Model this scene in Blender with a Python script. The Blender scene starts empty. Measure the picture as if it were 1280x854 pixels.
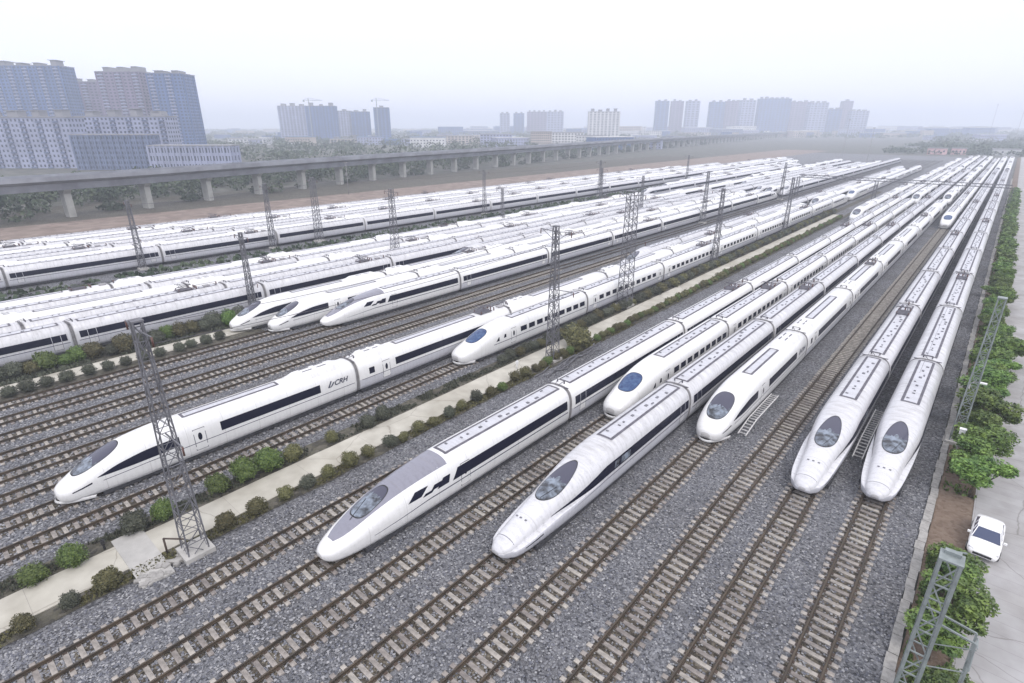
import bpy, bmesh, math, random
from mathutils import Vector, Matrix, noise as mnoise
R = math.radians
random.seed(7)
S = bpy.context.scene
COL = S.collection

# ---------------------------------------------------------------- camera
F_PX, CAM_H = 690.0, 27.5
PITCH, AZ = 21.3706, 40.9076
cam = bpy.data.cameras.new('camera')
cam.sensor_width = 36.0
cam.lens = 36.0 * F_PX / 1280.0
cam.clip_start, cam.clip_end = 0.5, 20000.0
camo = bpy.data.objects.new('camera', cam)
COL.objects.link(camo)
camo.location = (0, 0, CAM_H)
camo.rotation_euler = (R(90 - PITCH), 0, R(AZ))
S.camera = camo

# ---------------------------------------------------------------- sky, sun, exposure
world = bpy.data.worlds.new('World')
S.world = world
world.use_nodes = True
wn, wl = world.node_tree.nodes, world.node_tree.links
wn.clear()
w_out = wn.new('ShaderNodeOutputWorld')
SUN_EL, SUN_AZ = 52.0, 118.0            # azimuth measured from +Y towards +X
sky = wn.new('ShaderNodeTexSky')
sky.sky_type = 'NISHITA'
sky.sun_disc = False
sky.sun_elevation = R(SUN_EL)
sky.sun_rotation = R(SUN_AZ)
sky.air_density = 1.0
sky.dust_density = 3.0
bg1 = wn.new('ShaderNodeBackground')
bg1.inputs['Strength'].default_value = 0.05
wl.new(sky.outputs['Color'], bg1.inputs['Color'])
tc = wn.new('ShaderNodeTexCoord')
sx = wn.new('ShaderNodeSeparateXYZ')
wl.new(tc.outputs['Generated'], sx.inputs[0])
ramp = wn.new('ShaderNodeValToRGB')
ramp.color_ramp.elements[0].position = 0.0
ramp.color_ramp.elements[0].color = (0.70, 0.705, 0.80, 1)
ramp.color_ramp.elements[1].position = 1.0
ramp.color_ramp.elements[1].color = (1.0, 0.99, 1.03, 1)
e = ramp.color_ramp.elements.new(0.12); e.color = (0.70, 0.70, 0.785, 1)
e = ramp.color_ramp.elements.new(0.35); e.color = (0.885, 0.875, 0.95, 1)
wl.new(sx.outputs['Z'], ramp.inputs['Fac'])
bg2 = wn.new('ShaderNodeBackground')
bg2.inputs['Strength'].default_value = 1.36
wl.new(ramp.outputs['Color'], bg2.inputs['Color'])
addsh = wn.new('ShaderNodeAddShader')
wl.new(bg1.outputs[0], addsh.inputs[0]); wl.new(bg2.outputs[0], addsh.inputs[1])
wl.new(addsh.outputs[0], w_out.inputs['Surface'])

sun = bpy.data.lights.new('sun', 'SUN')
sun.energy = 1.2
sun.angle = R(20)
sun.color = (1.0, 0.97, 0.93)
suno = bpy.data.objects.new('sun', sun)
COL.objects.link(suno)
sd = Vector((math.sin(R(SUN_AZ)) * math.cos(R(SUN_EL)), math.cos(R(SUN_AZ)) * math.cos(R(SUN_EL)), math.sin(R(SUN_EL))))
suno.rotation_euler = sd.to_track_quat('Z', 'Y').to_euler()
suno.location = sd * 300

S.view_settings.view_transform = 'Standard'
S.view_settings.look = 'None'
S.view_settings.exposure = 0.0
S.view_settings.gamma = 1.0
S.view_settings.use_curve_mapping = False
HAZE_DENSITY = 0.00054

# ---------------------------------------------------------------- materials
MATS = {}
def mat(name, color, rough=0.7, metal=0.0, var=0.0, vscale=1.0, bump=0.0, bscale=20.0, coat=0.0, color2=None, spec=0.5, vdetail=4.0, orand=0.0):
    m = bpy.data.materials.new(name)
    m.use_nodes = True
    nt = m.node_tree
    b = nt.nodes['Principled BSDF']
    b.inputs['Roughness'].default_value = rough
    b.inputs['Metallic'].default_value = metal
    b.inputs['Coat Weight'].default_value = coat
    b.inputs['Specular IOR Level'].default_value = spec
    c1 = (*color, 1)
    b.inputs['Base Color'].default_value = c1
    if var or color2:
        t = nt.nodes.new('ShaderNodeTexCoord')
        n = nt.nodes.new('ShaderNodeTexNoise')
        n.inputs['Scale'].default_value = vscale
        n.inputs['Detail'].default_value = vdetail
        n.inputs['Roughness'].default_value = 0.62
        nt.links.new(t.outputs['Object'], n.inputs['Vector'])
        r = nt.nodes.new('ShaderNodeValToRGB')
        r.color_ramp.elements[0].position = 0.36
        r.color_ramp.elements[1].position = 0.66
        lo = tuple(x * (1 - var) for x in color)
        hi = color2 if color2 else tuple(min(1, x * (1 + var)) for x in color)
        r.color_ramp.elements[0].color = (*lo, 1)
        r.color_ramp.elements[1].color = (*hi, 1)
        nt.links.new(n.outputs['Fac'], r.inputs['Fac'])
        nt.links.new(r.outputs['Color'], b.inputs['Base Color'])
        if orand:      # each object a little lighter or darker, as planted or cast
            oi = nt.nodes.new('ShaderNodeObjectInfo'); mr = nt.nodes.new('ShaderNodeMapRange')
            mr.inputs['To Min'].default_value = 1 - orand; mr.inputs['To Max'].default_value = 1 + orand
            nt.links.new(oi.outputs['Random'], mr.inputs['Value'])
            hs = nt.nodes.new('ShaderNodeHueSaturation')
            mr2 = nt.nodes.new('ShaderNodeMapRange'); mr2.inputs['To Min'].default_value = 0.5 - orand * 0.06; mr2.inputs['To Max'].default_value = 0.5 + orand * 0.06
            nt.links.new(oi.outputs['Random'], mr2.inputs['Value'])
            nt.links.new(r.outputs['Color'], hs.inputs['Color']); nt.links.new(mr.outputs[0], hs.inputs['Value']); nt.links.new(mr2.outputs[0], hs.inputs['Hue'])
            nt.links.new(hs.outputs[0], b.inputs['Base Color'])
    if bump:
        t = nt.nodes.new('ShaderNodeTexCoord')
        n = nt.nodes.new('ShaderNodeTexNoise')
        n.inputs['Scale'].default_value = bscale
        nt.links.new(t.outputs['Object'], n.inputs['Vector'])
        bp = nt.nodes.new('ShaderNodeBump')
        bp.inputs['Strength'].default_value = bump
        bp.inputs['Distance'].default_value = 0.05
        nt.links.new(n.outputs['Fac'], bp.inputs['Height'])
        nt.links.new(bp.outputs['Normal'], b.inputs['Normal'])
    MATS[name] = m
    return m

ROOF_DIRT = {'paint_white': 0.30, 'paint_lilac': 0.62, 'paint_lower': 0.3, 'paint_grey': 0.15}
def train_paint(name, color, dirt, rough=0.3):
    """painted metal: faint streaks of grime that run across the car plus fine speckle"""
    m = bpy.data.materials.new(name); m.use_nodes = True
    nt = m.node_tree; b = nt.nodes['Principled BSDF']
    b.inputs['Roughness'].default_value = rough
    b.inputs['Coat Weight'].default_value = 0.25
    b.inputs['Coat Roughness'].default_value = 0.15
    t = nt.nodes.new('ShaderNodeTexCoord')
    mp = nt.nodes.new('ShaderNodeMapping'); mp.inputs['Scale'].default_value = (0.35, 2.2, 0.35)
    nt.links.new(t.outputs['Object'], mp.inputs['Vector'])
    n = nt.nodes.new('ShaderNodeTexNoise'); n.inputs['Scale'].default_value = 2.0; n.inputs['Detail'].default_value = 5
    nt.links.new(mp.outputs[0], n.inputs['Vector'])
    n2 = nt.nodes.new('ShaderNodeTexNoise'); n2.inputs['Scale'].default_value = 5.0; n2.inputs['Detail'].default_value = 6
    n2.inputs['Roughness'].default_value = 0.75
    nt.links.new(t.outputs['Object'], n2.inputs['Vector'])
    mul = nt.nodes.new('ShaderNodeMath'); mul.operation = 'MULTIPLY'
    nt.links.new(n.outputs['Fac'], mul.inputs[0]); nt.links.new(n2.outputs['Fac'], mul.inputs[1])
    r = nt.nodes.new('ShaderNodeValToRGB')
    r.color_ramp.elements[0].position = 0.22; r.color_ramp.elements[0].color = (*color, 1)
    r.color_ramp.elements[1].position = 0.42; r.color_ramp.elements[1].color = (*[c * (1 - dirt) for c in color], 1)
    nt.links.new(mul.outputs[0], r.inputs['Fac'])
    # panel seams across the car every few metres, and brake dust settled on the roof and low on the skirt
    sp = nt.nodes.new('ShaderNodeSeparateXYZ'); nt.links.new(t.outputs['Object'], sp.inputs[0])
    def mth(op, a, bb=None):
        q = nt.nodes.new('ShaderNodeMath'); q.operation = op
        for k, v in ((0, a), (1, bb)):
            if v is None: continue
            if isinstance(v, (int, float)): q.inputs[k].default_value = v
            else: nt.links.new(v, q.inputs[k])
        return q.outputs[0]
    fr = mth('FRACT', mth('DIVIDE', sp.outputs['Y'], 3.07))
    seam = mth('MULTIPLY', mth('LESS_THAN', fr, 0.011), 0.38)
    n4 = nt.nodes.new('ShaderNodeTexNoise'); n4.inputs['Scale'].default_value = 0.9; n4.inputs['Detail'].default_value = 6; n4.inputs['Roughness'].default_value = 0.7
    nt.links.new(mp.outputs[0], n4.inputs['Vector'])
    roofz = nt.nodes.new('ShaderNodeMapRange'); roofz.inputs['From Min'].default_value = 3.35; roofz.inputs['From Max'].default_value = 3.9
    nt.links.new(sp.outputs['Z'], roofz.inputs['Value'])
    skz = nt.nodes.new('ShaderNodeMapRange'); skz.inputs['From Min'].default_value = 1.15; skz.inputs['From Max'].default_value = 0.55
    nt.links.new(sp.outputs['Z'], skz.inputs['Value'])
    dm = nt.nodes.new('ShaderNodeMapRange'); dm.inputs['From Min'].default_value = 0.38; dm.inputs['From Max'].default_value = 0.68
    nt.links.new(n4.outputs['Fac'], dm.inputs['Value'])
    dirtf = mth('MULTIPLY', dm.outputs[0], mth('ADD', mth('MULTIPLY', roofz.outputs[0], ROOF_DIRT.get(name, 0.3)), mth('MULTIPLY', skz.outputs[0], 0.35)))
    fac = mth('MINIMUM', mth('ADD', dirtf, seam), 1.0)
    mx = nt.nodes.new('ShaderNodeMix'); mx.data_type = 'RGBA'
    nt.links.new(fac, mx.inputs['Factor']); nt.links.new(r.outputs['Color'], mx.inputs['A']); mx.inputs['B'].default_value = (0.24, 0.225, 0.215, 1)
    nt.links.new(mx.outputs['Result'], b.inputs['Base Color'])
    MATS[name] = m
    return m

def gravel_mat(name, cols, scale=7.0, bump=0.9, patch=None):
    m = bpy.data.materials.new(name); m.use_nodes = True
    nt = m.node_tree; b = nt.nodes['Principled BSDF']
    b.inputs['Roughness'].default_value = 0.9
    t = nt.nodes.new('ShaderNodeTexCoord')
    nz = nt.nodes.new('ShaderNodeTexNoise'); nz.inputs['Scale'].default_value = 1.7; nz.inputs['Detail'].default_value = 3
    nt.links.new(t.outputs['Object'], nz.inputs['Vector'])
    mixv = nt.nodes.new('ShaderNodeMix'); mixv.data_type = 'VECTOR'; mixv.inputs['Factor'].default_value = 0.12
    nt.links.new(t.outputs['Object'], mixv.inputs['A']); nt.links.new(nz.outputs['Color'], mixv.inputs['B'])
    v = nt.nodes.new('ShaderNodeTexVoronoi'); v.inputs['Scale'].default_value = scale
    nt.links.new(mixv.outputs['Result'], v.inputs['Vector'])
    sep = nt.nodes.new('ShaderNodeSeparateColor'); nt.links.new(v.outputs['Color'], sep.inputs[0])
    r = nt.nodes.new('ShaderNodeValToRGB')
    els = r.color_ramp.elements
    els[0].position = 0.0; els[0].color = (*cols[0], 1)
    els[1].position = 1.0; els[1].color = (*cols[-1], 1)
    for i, c in enumerate(cols[1:-1]):
        q = els.new((i + 1) / (len(cols) - 1)); q.color = (*c, 1)
    nt.links.new(sep.outputs[0], r.inputs['Fac'])
    v2 = nt.nodes.new('ShaderNodeTexVoronoi'); v2.inputs['Scale'].default_value = scale * 2.7
    nt.links.new(t.outputs['Object'], v2.inputs['Vector'])
    # broad patches of cleaner / dirtier stone
    n3 = nt.nodes.new('ShaderNodeTexNoise'); n3.inputs['Scale'].default_value = 0.16; n3.inputs['Detail'].default_value = 5
    nt.links.new(t.outputs['Object'], n3.inputs['Vector'])
    r3 = nt.nodes.new('ShaderNodeValToRGB')
    r3.color_ramp.elements[0].position = 0.35; r3.color_ramp.elements[0].color = (*(patch or (0.78, 0.76, 0.74)), 1)
    r3.color_ramp.elements[1].position = 0.62; r3.color_ramp.elements[1].color = (1, 1, 1, 1)
    nt.links.new(n3.outputs['Fac'], r3.inputs['Fac'])
    mx = nt.nodes.new('ShaderNodeMix'); mx.data_type = 'RGBA'; mx.blend_type = 'MULTIPLY'; mx.inputs['Factor'].default_value = 1.0
    nt.links.new(r.outputs['Color'], mx.inputs['A']); nt.links.new(r3.outputs['Color'], mx.inputs['B'])
    nt.links.new(mx.outputs['Result'], b.inputs['Base Color'])
    add = nt.nodes.new('ShaderNodeMath'); add.operation = 'MULTIPLY_ADD'; add.inputs[1].default_value = 0.4
    nt.links.new(v2.outputs['Distance'], add.inputs[0]); nt.links.new(v.outputs['Distance'], add.inputs[2])
    bp = nt.nodes.new('ShaderNodeBump'); bp.inputs['Strength'].default_value = bump; bp.inputs['Distance'].default_value = 0.12; bp.invert = True
    nt.links.new(add.outputs[0], bp.inputs['Height']); nt.links.new(bp.outputs['Normal'], b.inputs['Normal'])
    MATS[name] = m
    return m

train_paint('paint_white', (0.74, 0.74, 0.735), 0.10)
train_paint('paint_lilac', (0.60, 0.60, 0.62), 0.24, 0.35)
train_paint('paint_lower', (0.53, 0.535, 0.575), 0.18, 0.35)
train_paint('paint_grey', (0.22, 0.22, 0.265), 0.15, 0.25)
mat('band_black', (0.008, 0.009, 0.024), 0.24, spec=0.15)
mat('stripe_dark', (0.04, 0.045, 0.08), 0.4)
mat('glass_blue', (0.008, 0.03, 0.115), 0.10, color2=(0.05, 0.10, 0.21), vscale=1.8, spec=0.5)
mat('glass_dark', (0.045, 0.045, 0.075), 0.10, spec=0.7)
mat('glass_cab', (0.075, 0.085, 0.115), 0.08, spec=0.7, var=0.75, vscale=1.6, color2=(0.22, 0.26, 0.32), vdetail=2)
mat('rubber', (0.02, 0.02, 0.022), 0.8)
mat('gangway_grey', (0.20, 0.195, 0.20), 0.8, var=0.2, vscale=2)
mat('seam', (0.10, 0.10, 0.12), 0.7)
mat('underframe_shade', (0.035, 0.035, 0.04), 0.8, var=0.4, vscale=3)
mat('roof_dark', (0.16, 0.16, 0.18), 0.7, var=0.25, vscale=2)
mat('roof_line', (0.105, 0.10, 0.12), 0.75, var=0.3, vscale=1.5)
mat('insulator', (0.10, 0.045, 0.035), 0.4)
mat('rust_steel', (0.075, 0.052, 0.040), 0.75, var=0.35, vscale=1.2)
mat('rail_steel', (0.040, 0.032, 0.024), 0.6, metal=0.1, color2=(0.085, 0.062, 0.040), vscale=0.5)
mat('sleeper', (0.275, 0.25, 0.228), 0.9, var=0.32, vscale=2.6, bump=0.2, orand=0.28)
mat('galv', (0.25, 0.28, 0.28), 0.55, metal=0.2, var=0.2, vscale=1.5)
mat('mast_grey', (0.15, 0.15, 0.165), 0.7, metal=0.2, var=0.25, vscale=1.2)
mat('post_grey', (0.30, 0.29, 0.30), 0.6, var=0.2, vscale=2)
mat('concrete', (0.40, 0.39, 0.37), 0.9, var=0.15, vscale=0.5, bump=0.1)
mat('viaduct', (0.24, 0.25, 0.28), 0.9, var=0.22, vscale=0.12)
mat('viaduct_pier', (0.33, 0.33, 0.31), 0.9, var=0.2, vscale=0.2)
mat('leaf_a', (0.035, 0.075, 0.018), 0.65, color2=(0.15, 0.21, 0.045), vscale=7, vdetail=3, orand=0.3)
mat('leaf_b', (0.045, 0.050, 0.020), 0.7, color2=(0.17, 0.155, 0.060), vscale=7, vdetail=3, orand=0.3)
mat('leaf_c', (0.030, 0.038, 0.028), 0.7, color2=(0.11, 0.115, 0.075), vscale=7, vdetail=3, orand=0.3)
mat('leaf_tree', (0.035, 0.080, 0.015), 0.6, color2=(0.17, 0.26, 0.045), vscale=2.2, vdetail=4, orand=0.25)
mat('leaf_far', (0.030, 0.055, 0.030), 0.8, color2=(0.075, 0.10, 0.05), vscale=0.08)
mat('bark', (0.09, 0.07, 0.05), 0.9, var=0.3, vscale=3)
mat('core_dark', (0.022, 0.030, 0.012), 0.95)
mat('car_paint', (0.80, 0.80, 0.80), 0.22, coat=0.5)
mat('car_glass', (0.035, 0.05, 0.11), 0.10, spec=0.7)
mat('lamp_glass', (0.5, 0.5, 0.52), 0.15)
mat('box_white', (0.72, 0.72, 0.72), 0.5)
mat('stone_pale', (0.30, 0.29, 0.275), 0.9, var=0.2, vscale=3)
gravel_mat('ballast', [(0.045, 0.047, 0.055), (0.12, 0.123, 0.136), (0.17, 0.173, 0.188), (0.205, 0.21, 0.226), (0.33, 0.335, 0.355)], scale=9.0, bump=1.0)
gravel_mat('trackbed', [(0.030, 0.026, 0.020), (0.07, 0.060, 0.048), (0.105, 0.09, 0.072), (0.20, 0.18, 0.15)], patch=(0.75, 0.72, 0.60))
gravel_mat('terrain', [(0.08, 0.078, 0.07), (0.11, 0.105, 0.095), (0.085, 0.09, 0.07), (0.13, 0.12, 0.11)], scale=0.25, bump=0.2, patch=(0.55, 0.62, 0.5))
gravel_mat('brown_soil', [(0.12, 0.085, 0.06), (0.16, 0.115, 0.085), (0.17, 0.125, 0.095), (0.19, 0.145, 0.11)], scale=5.0, bump=0.3)
gravel_mat('dirt_field', [(0.175, 0.135, 0.115), (0.20, 0.155, 0.13), (0.23, 0.18, 0.15), (0.25, 0.20, 0.17)], scale=0.5, bump=0.3)
gravel_mat('dark_soil', [(0.045, 0.042, 0.035), (0.07, 0.065, 0.05), (0.09, 0.085, 0.06), (0.12, 0.11, 0.09)], scale=3.0, bump=0.6)

def paving_mat(name, col, joint, bw, bh, joint_col):
    m = bpy.data.materials.new(name); m.use_nodes = True
    nt = m.node_tree; b = nt.nodes['Principled BSDF']; b.inputs['Roughness'].default_value = 0.9
    t = nt.nodes.new('ShaderNodeTexCoord')
    nz = nt.nodes.new('ShaderNodeTexNoise'); nz.inputs['Scale'].default_value = 0.7; nz.inputs['Detail'].default_value = 6
    nt.links.new(t.outputs['Object'], nz.inputs['Vector'])
    mixv = nt.nodes.new('ShaderNodeMix'); mixv.data_type = 'VECTOR'; mixv.inputs['Factor'].default_value = 0.03
    nt.links.new(t.outputs['Object'], mixv.inputs['A']); nt.links.new(nz.outputs['Color'], mixv.inputs['B'])
    br = nt.nodes.new('ShaderNodeTexBrick')
    br.inputs['Scale'].default_value = 1.0
    br.inputs['Brick Width'].default_value = bw; br.inputs['Row Height'].default_value = bh
    br.inputs['Mortar Size'].default_value = joint
    br.offset = 0.0
    br.inputs['Color1'].default_value = (*col, 1)
    br.inputs['Color2'].default_value = (*[c * 0.94 for c in col], 1)
    br.inputs['Mortar'].default_value = (*joint_col, 1)
    nt.links.new(mixv.outputs['Result'], br.inputs['Vector'])
    r = nt.nodes.new('ShaderNodeValToRGB')
    r.color_ramp.elements[0].position = 0.3; r.color_ramp.elements[0].color = (0.80, 0.79, 0.78, 1)
    r.color_ramp.elements[1].position = 0.65; r.color_ramp.elements[1].color = (1, 1, 1, 1)
    nt.links.new(nz.outputs['Fac'], r.inputs['Fac'])
    mx = nt.nodes.new('ShaderNodeMix'); mx.data_type = 'RGBA'; mx.blend_type = 'MULTIPLY'; mx.inputs['Factor'].default_value = 1.0
    nt.links.new(br.outputs['Color'], mx.inputs['A']); nt.links.new(r.outputs['Color'], mx.inputs['B'])
    nt.links.new(mx.outputs['Result'], b.inputs['Base Color'])
    # hairline cracks and darker patched areas
    vc = nt.nodes.new('ShaderNodeTexVoronoi'); vc.feature = 'DISTANCE_TO_EDGE'; vc.inputs['Scale'].default_value = 0.22
    mixc = nt.nodes.new('ShaderNodeMix'); mixc.data_type = 'VECTOR'; mixc.inputs['Factor'].default_value = 0.35
    nt.links.new(t.outputs['Object'], mixc.inputs['A']); nt.links.new(nz.outputs['Color'], mixc.inputs['B']); nt.links.new(mixc.outputs['Result'], vc.inputs['Vector'])
    rc = nt.nodes.new('ShaderNodeValToRGB')
    rc.color_ramp.elements[0].position = 0.0; rc.color_ramp.elements[0].color = (0.62, 0.60, 0.58, 1)
    rc.color_ramp.elements[1].position = 0.006; rc.color_ramp.elements[1].color = (1, 1, 1, 1)
    nt.links.new(vc.outputs['Distance'], rc.inputs['Fac'])
    nb = nt.nodes.new('ShaderNodeTexNoise'); nb.inputs['Scale'].default_value = 0.16; nb.inputs['Detail'].default_value = 4
    nt.links.new(t.outputs['Object'], nb.inputs['Vector'])
    rb_ = nt.nodes.new('ShaderNodeValToRGB')
    rb_.color_ramp.elements[0].position = 0.40; rb_.color_ramp.elements[0].color = (0.84, 0.83, 0.81, 1)
    rb_.color_ramp.elements[1].position = 0.58; rb_.color_ramp.elements[1].color = (1, 1, 1, 1)
    nt.links.new(nb.outputs['Fac'], rb_.inputs['Fac'])
    prev = mx
    for q in (rc, rb_):
        mm = nt.nodes.new('ShaderNodeMix'); mm.data_type = 'RGBA'; mm.blend_type = 'MULTIPLY'; mm.inputs['Factor'].default_value = 1.0
        nt.links.new(prev.outputs['Result'], mm.inputs['A']); nt.links.new(q.outputs['Color'], mm.inputs['B']); prev = mm
    nt.links.new(prev.outputs['Result'], b.inputs['Base Color'])
    MATS[name] = m
paving_mat('road_slab', (0.40, 0.395, 0.40), 0.012, 4.0, 1.1, (0.27, 0.26, 0.26))
paving_mat('path_slab', (0.50, 0.48, 0.42), 0.015, 30.0, 6.0, (0.35, 0.33, 0.30))

# ---------------------------------------------------------------- mesh helpers
class MB:
    """collects faces for ONE mesh object"""
    def __init__(self): self.v, self.f, self.mi, self.smooth = [], [], [], []
    def add(self, vs, fs, mi=0, smooth=False):
        o = len(self.v); self.v.extend([tuple(p) for p in vs])
        for f in fs:
            self.f.append(tuple(i + o for i in f)); self.mi.append(mi); self.smooth.append(smooth)
        return self
    def box(self, c, s, mi=0, rz=0.0):
        hx, hy, hz = s[0] / 2, s[1] / 2, s[2] / 2
        cs, sn = math.cos(rz), math.sin(rz)
        vs = []
        for z in (-hz, hz):
            for (x, y) in ((-hx, -hy), (hx, -hy), (hx, hy), (-hx, hy)):
                vs.append((c[0] + x * cs - y * sn, c[1] + x * sn + y * cs, c[2] + z))
        return self.add(vs, [(3, 2, 1, 0), (4, 5, 6, 7), (0, 1, 5, 4), (1, 2, 6, 5), (2, 3, 7, 6), (3, 0, 4, 7)], mi)
    def bar(self, a, b, r, mi=0, n=4, r2=None):
        a, b = Vector(a), Vector(b); d = b - a
        if d.length < 1e-6: return self
        r2 = r if r2 is None else r2
        d.normalize()
        u = d.cross(Vector((0, 0, 1)))
        if u.length < 1e-3: u = Vector((1, 0, 0))
        u.normalize(); w = d.cross(u)
        vs = []
        for p, rr in ((a, r), (b, r2)):
            for k in range(n):
                t = 2 * math.pi * (k + 0.5) / n
                vs.append(p + u * (math.cos(t) * rr) + w * (math.sin(t) * rr))
        fs = [(k, (k + 1) % n, n + (k + 1) % n, n + k) for k in range(n)]
        fs += [tuple(range(n - 1, -1, -1)), tuple(range(n, 2 * n))]
        return self.add(vs, fs, mi, n > 5)
    def tube(self, pts, r, mi=0, n=8):
        for p, q in zip(pts[:-1], pts[1:]): self.bar(p, q, r, mi, n)
        return self
    def grid(self, rows, mi=0, smooth=True, flip=False):
        n = len(rows[0]); vs = [p for r in rows for p in r]
        fs = []
        for i in range(len(rows) - 1):
            for j in range(n - 1):
                q = (i * n + j, i * n + j + 1, (i + 1) * n + j + 1, (i + 1) * n + j)
                fs.append(q[::-1] if flip else q)
        return self.add(vs, fs, mi, smooth)
    def mesh(self, name, mats):
        m = bpy.data.meshes.new(name)
        m.from_pydata(self.v, [], self.f)
        for k in (mats if isinstance(mats, (list, tuple)) else [mats]): m.materials.append(MATS[k])
        m.polygons.foreach_set('material_index', self.mi)
        m.polygons.foreach_set('use_smooth', self.smooth)
        m.update()
        return m
    def build(self, name, mats, parent=None):
        o = bpy.data.objects.new(name, self.mesh(name, mats)); COL.objects.link(o)
        if parent: o.parent = parent
        return o

def tag(o, label=None, cat=None, group=None, kind=None):
    if label: o['label'] = label
    if cat: o['category'] = cat
    if group: o['group'] = group
    if kind: o['kind'] = kind
    return o
def empty(name, loc=(0, 0, 0), rz=0.0, label=None, cat=None, group=None):
    o = bpy.data.objects.new(name, None); COL.objects.link(o)
    o.location = loc; o.rotation_euler = (0, 0, rz); o.empty_display_size = 0.5
    return tag(o, label, cat, group)
KIDS = {}
def children(o): return list(o.children)
def copy_tree(o, parent=None):
    c = o.copy(); COL.objects.link(c); c.parent = parent
    for ch in children(o): copy_tree(ch, c)
    return c
ORD = ['zeroth', 'first', 'second', 'third', 'fourth', 'fifth', 'sixth', 'seventh', 'eighth', 'ninth', 'tenth', 'eleventh', 'twelfth',
       'thirteenth', 'fourteenth', 'fifteenth', 'sixteenth', 'seventeenth', 'eighteenth', 'nineteenth', 'twentieth']
def ordw(n):
    if n <= 20: return ORD[n]
    if n >= 100: return 'hundredth' if n == 100 else 'hundred-and-' + ordw(n - 100)
    t = {2: 'twenty', 3: 'thirty', 4: 'forty', 5: 'fifty', 6: 'sixty', 7: 'seventy', 8: 'eighty', 9: 'ninety'}[n // 10]
    return t + ('-' + ORD[n % 10] if n % 10 else 'th')

# ---------------------------------------------------------------- ground
def sheet(name, mname, x0, x1, y0, y1, z, nx=1, ny=1, parent=None, kind='structure', jag=0.0, sides=0.0):
    """a flat sheet whose long edges wander by jag; sides > 0 gives it a real step down"""
    mb = MB(); rows = []
    for j in range(ny + 1):
        y = y0 + (y1 - y0) * j / ny
        row = []
        for i in range(nx + 1):
            x = x0 + (x1 - x0) * i / nx
            if jag and i in (0, nx): x += jag * (mnoise.noise(Vector((y * 0.9, i * 7.3, x0))) + 0.6 * mnoise.noise(Vector((y * 3.1, i * 3.3, x1))))
            row.append((x, y, z))
        rows.append(row)
    mb.grid(rows, 0, False)
    if sides:
        for i in (0, nx):
            mb.grid([[(r[i][0], r[i][1], z), (r[i][0], r[i][1], z - sides)] for r in rows], 0, False, flip=(i == 0))
        for r in (rows[0], rows[-1]):
            mb.grid([[(p[0], p[1], z), (p[0], p[1], z - sides)] for p in r], 0, False, flip=(r is rows[-1]))
    o = mb.build(name, mname, parent)
    if kind: o['kind'] = kind
    return o
sheet('ground', 'terrain', -6000, 6000, -1500, 6000, -0.10, 8, 8)
sheet('ballast_bed', 'ballast', -166, 1.15, -30, 690, 0.0, 2, 300, jag=0.12)
sheet('dirt_field', 'dirt_field', -216, -166, -40, 760, -0.06, 2, 80, jag=2.0)
sheet('viaduct_ground', 'dark_soil', -262, -216, -60, 520, -0.06, 2, 80, jag=1.5)
sheet('soil_strip', 'brown_soil', 1.75, 4.15, -10, 700, 0.02, 1, 300, jag=0.10)
sheet('road', 'road_slab', 4.0, 26, -20, 720, 0.06, 2, 200, jag=0.03, sides=0.12)
kerb = MB()
y = -20.0
while y < 420:
    L = random.uniform(0.9, 1.6)
    kerb.box((1.45 + random.uniform(-0.05, 0.05), y + L / 2, 0.07), (0.52 + random.uniform(-0.06, 0.06), L - 0.04, 0.16 + random.uniform(-0.02, 0.03)), 0, random.uniform(-0.02, 0.02))
    y += L
tag(kerb.build('kerb', 'stone_pale'), kind='structure')
# central path with its planting strips
sheet('path', 'path_slab', -41.1, -37.95, -12, 210, 0.10, 1, 150, jag=0.06, sides=0.14)
sheet('planting_strip', 'dark_soil', -43.0, -41.0, -12, 300, 0.04, 2, 300, jag=0.22)
sheet('planting_strip', 'dark_soil', -38.0, -36.6, -12, 300, 0.05, 2, 300, jag=0.16)
sheet('path', 'path_slab', -80.2, -77.35, -12, 33, 0.10, 1, 60, jag=0.06, sides=0.14)
sheet('planting_strip', 'dark_soil', -84.6, -80.2, -12, 36, 0.04, 2, 60, jag=0.2)
sheet('planting_strip', 'dark_soil', -77.4, -75.6, -12, 33, 0.05, 2, 60, jag=0.1)

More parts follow.
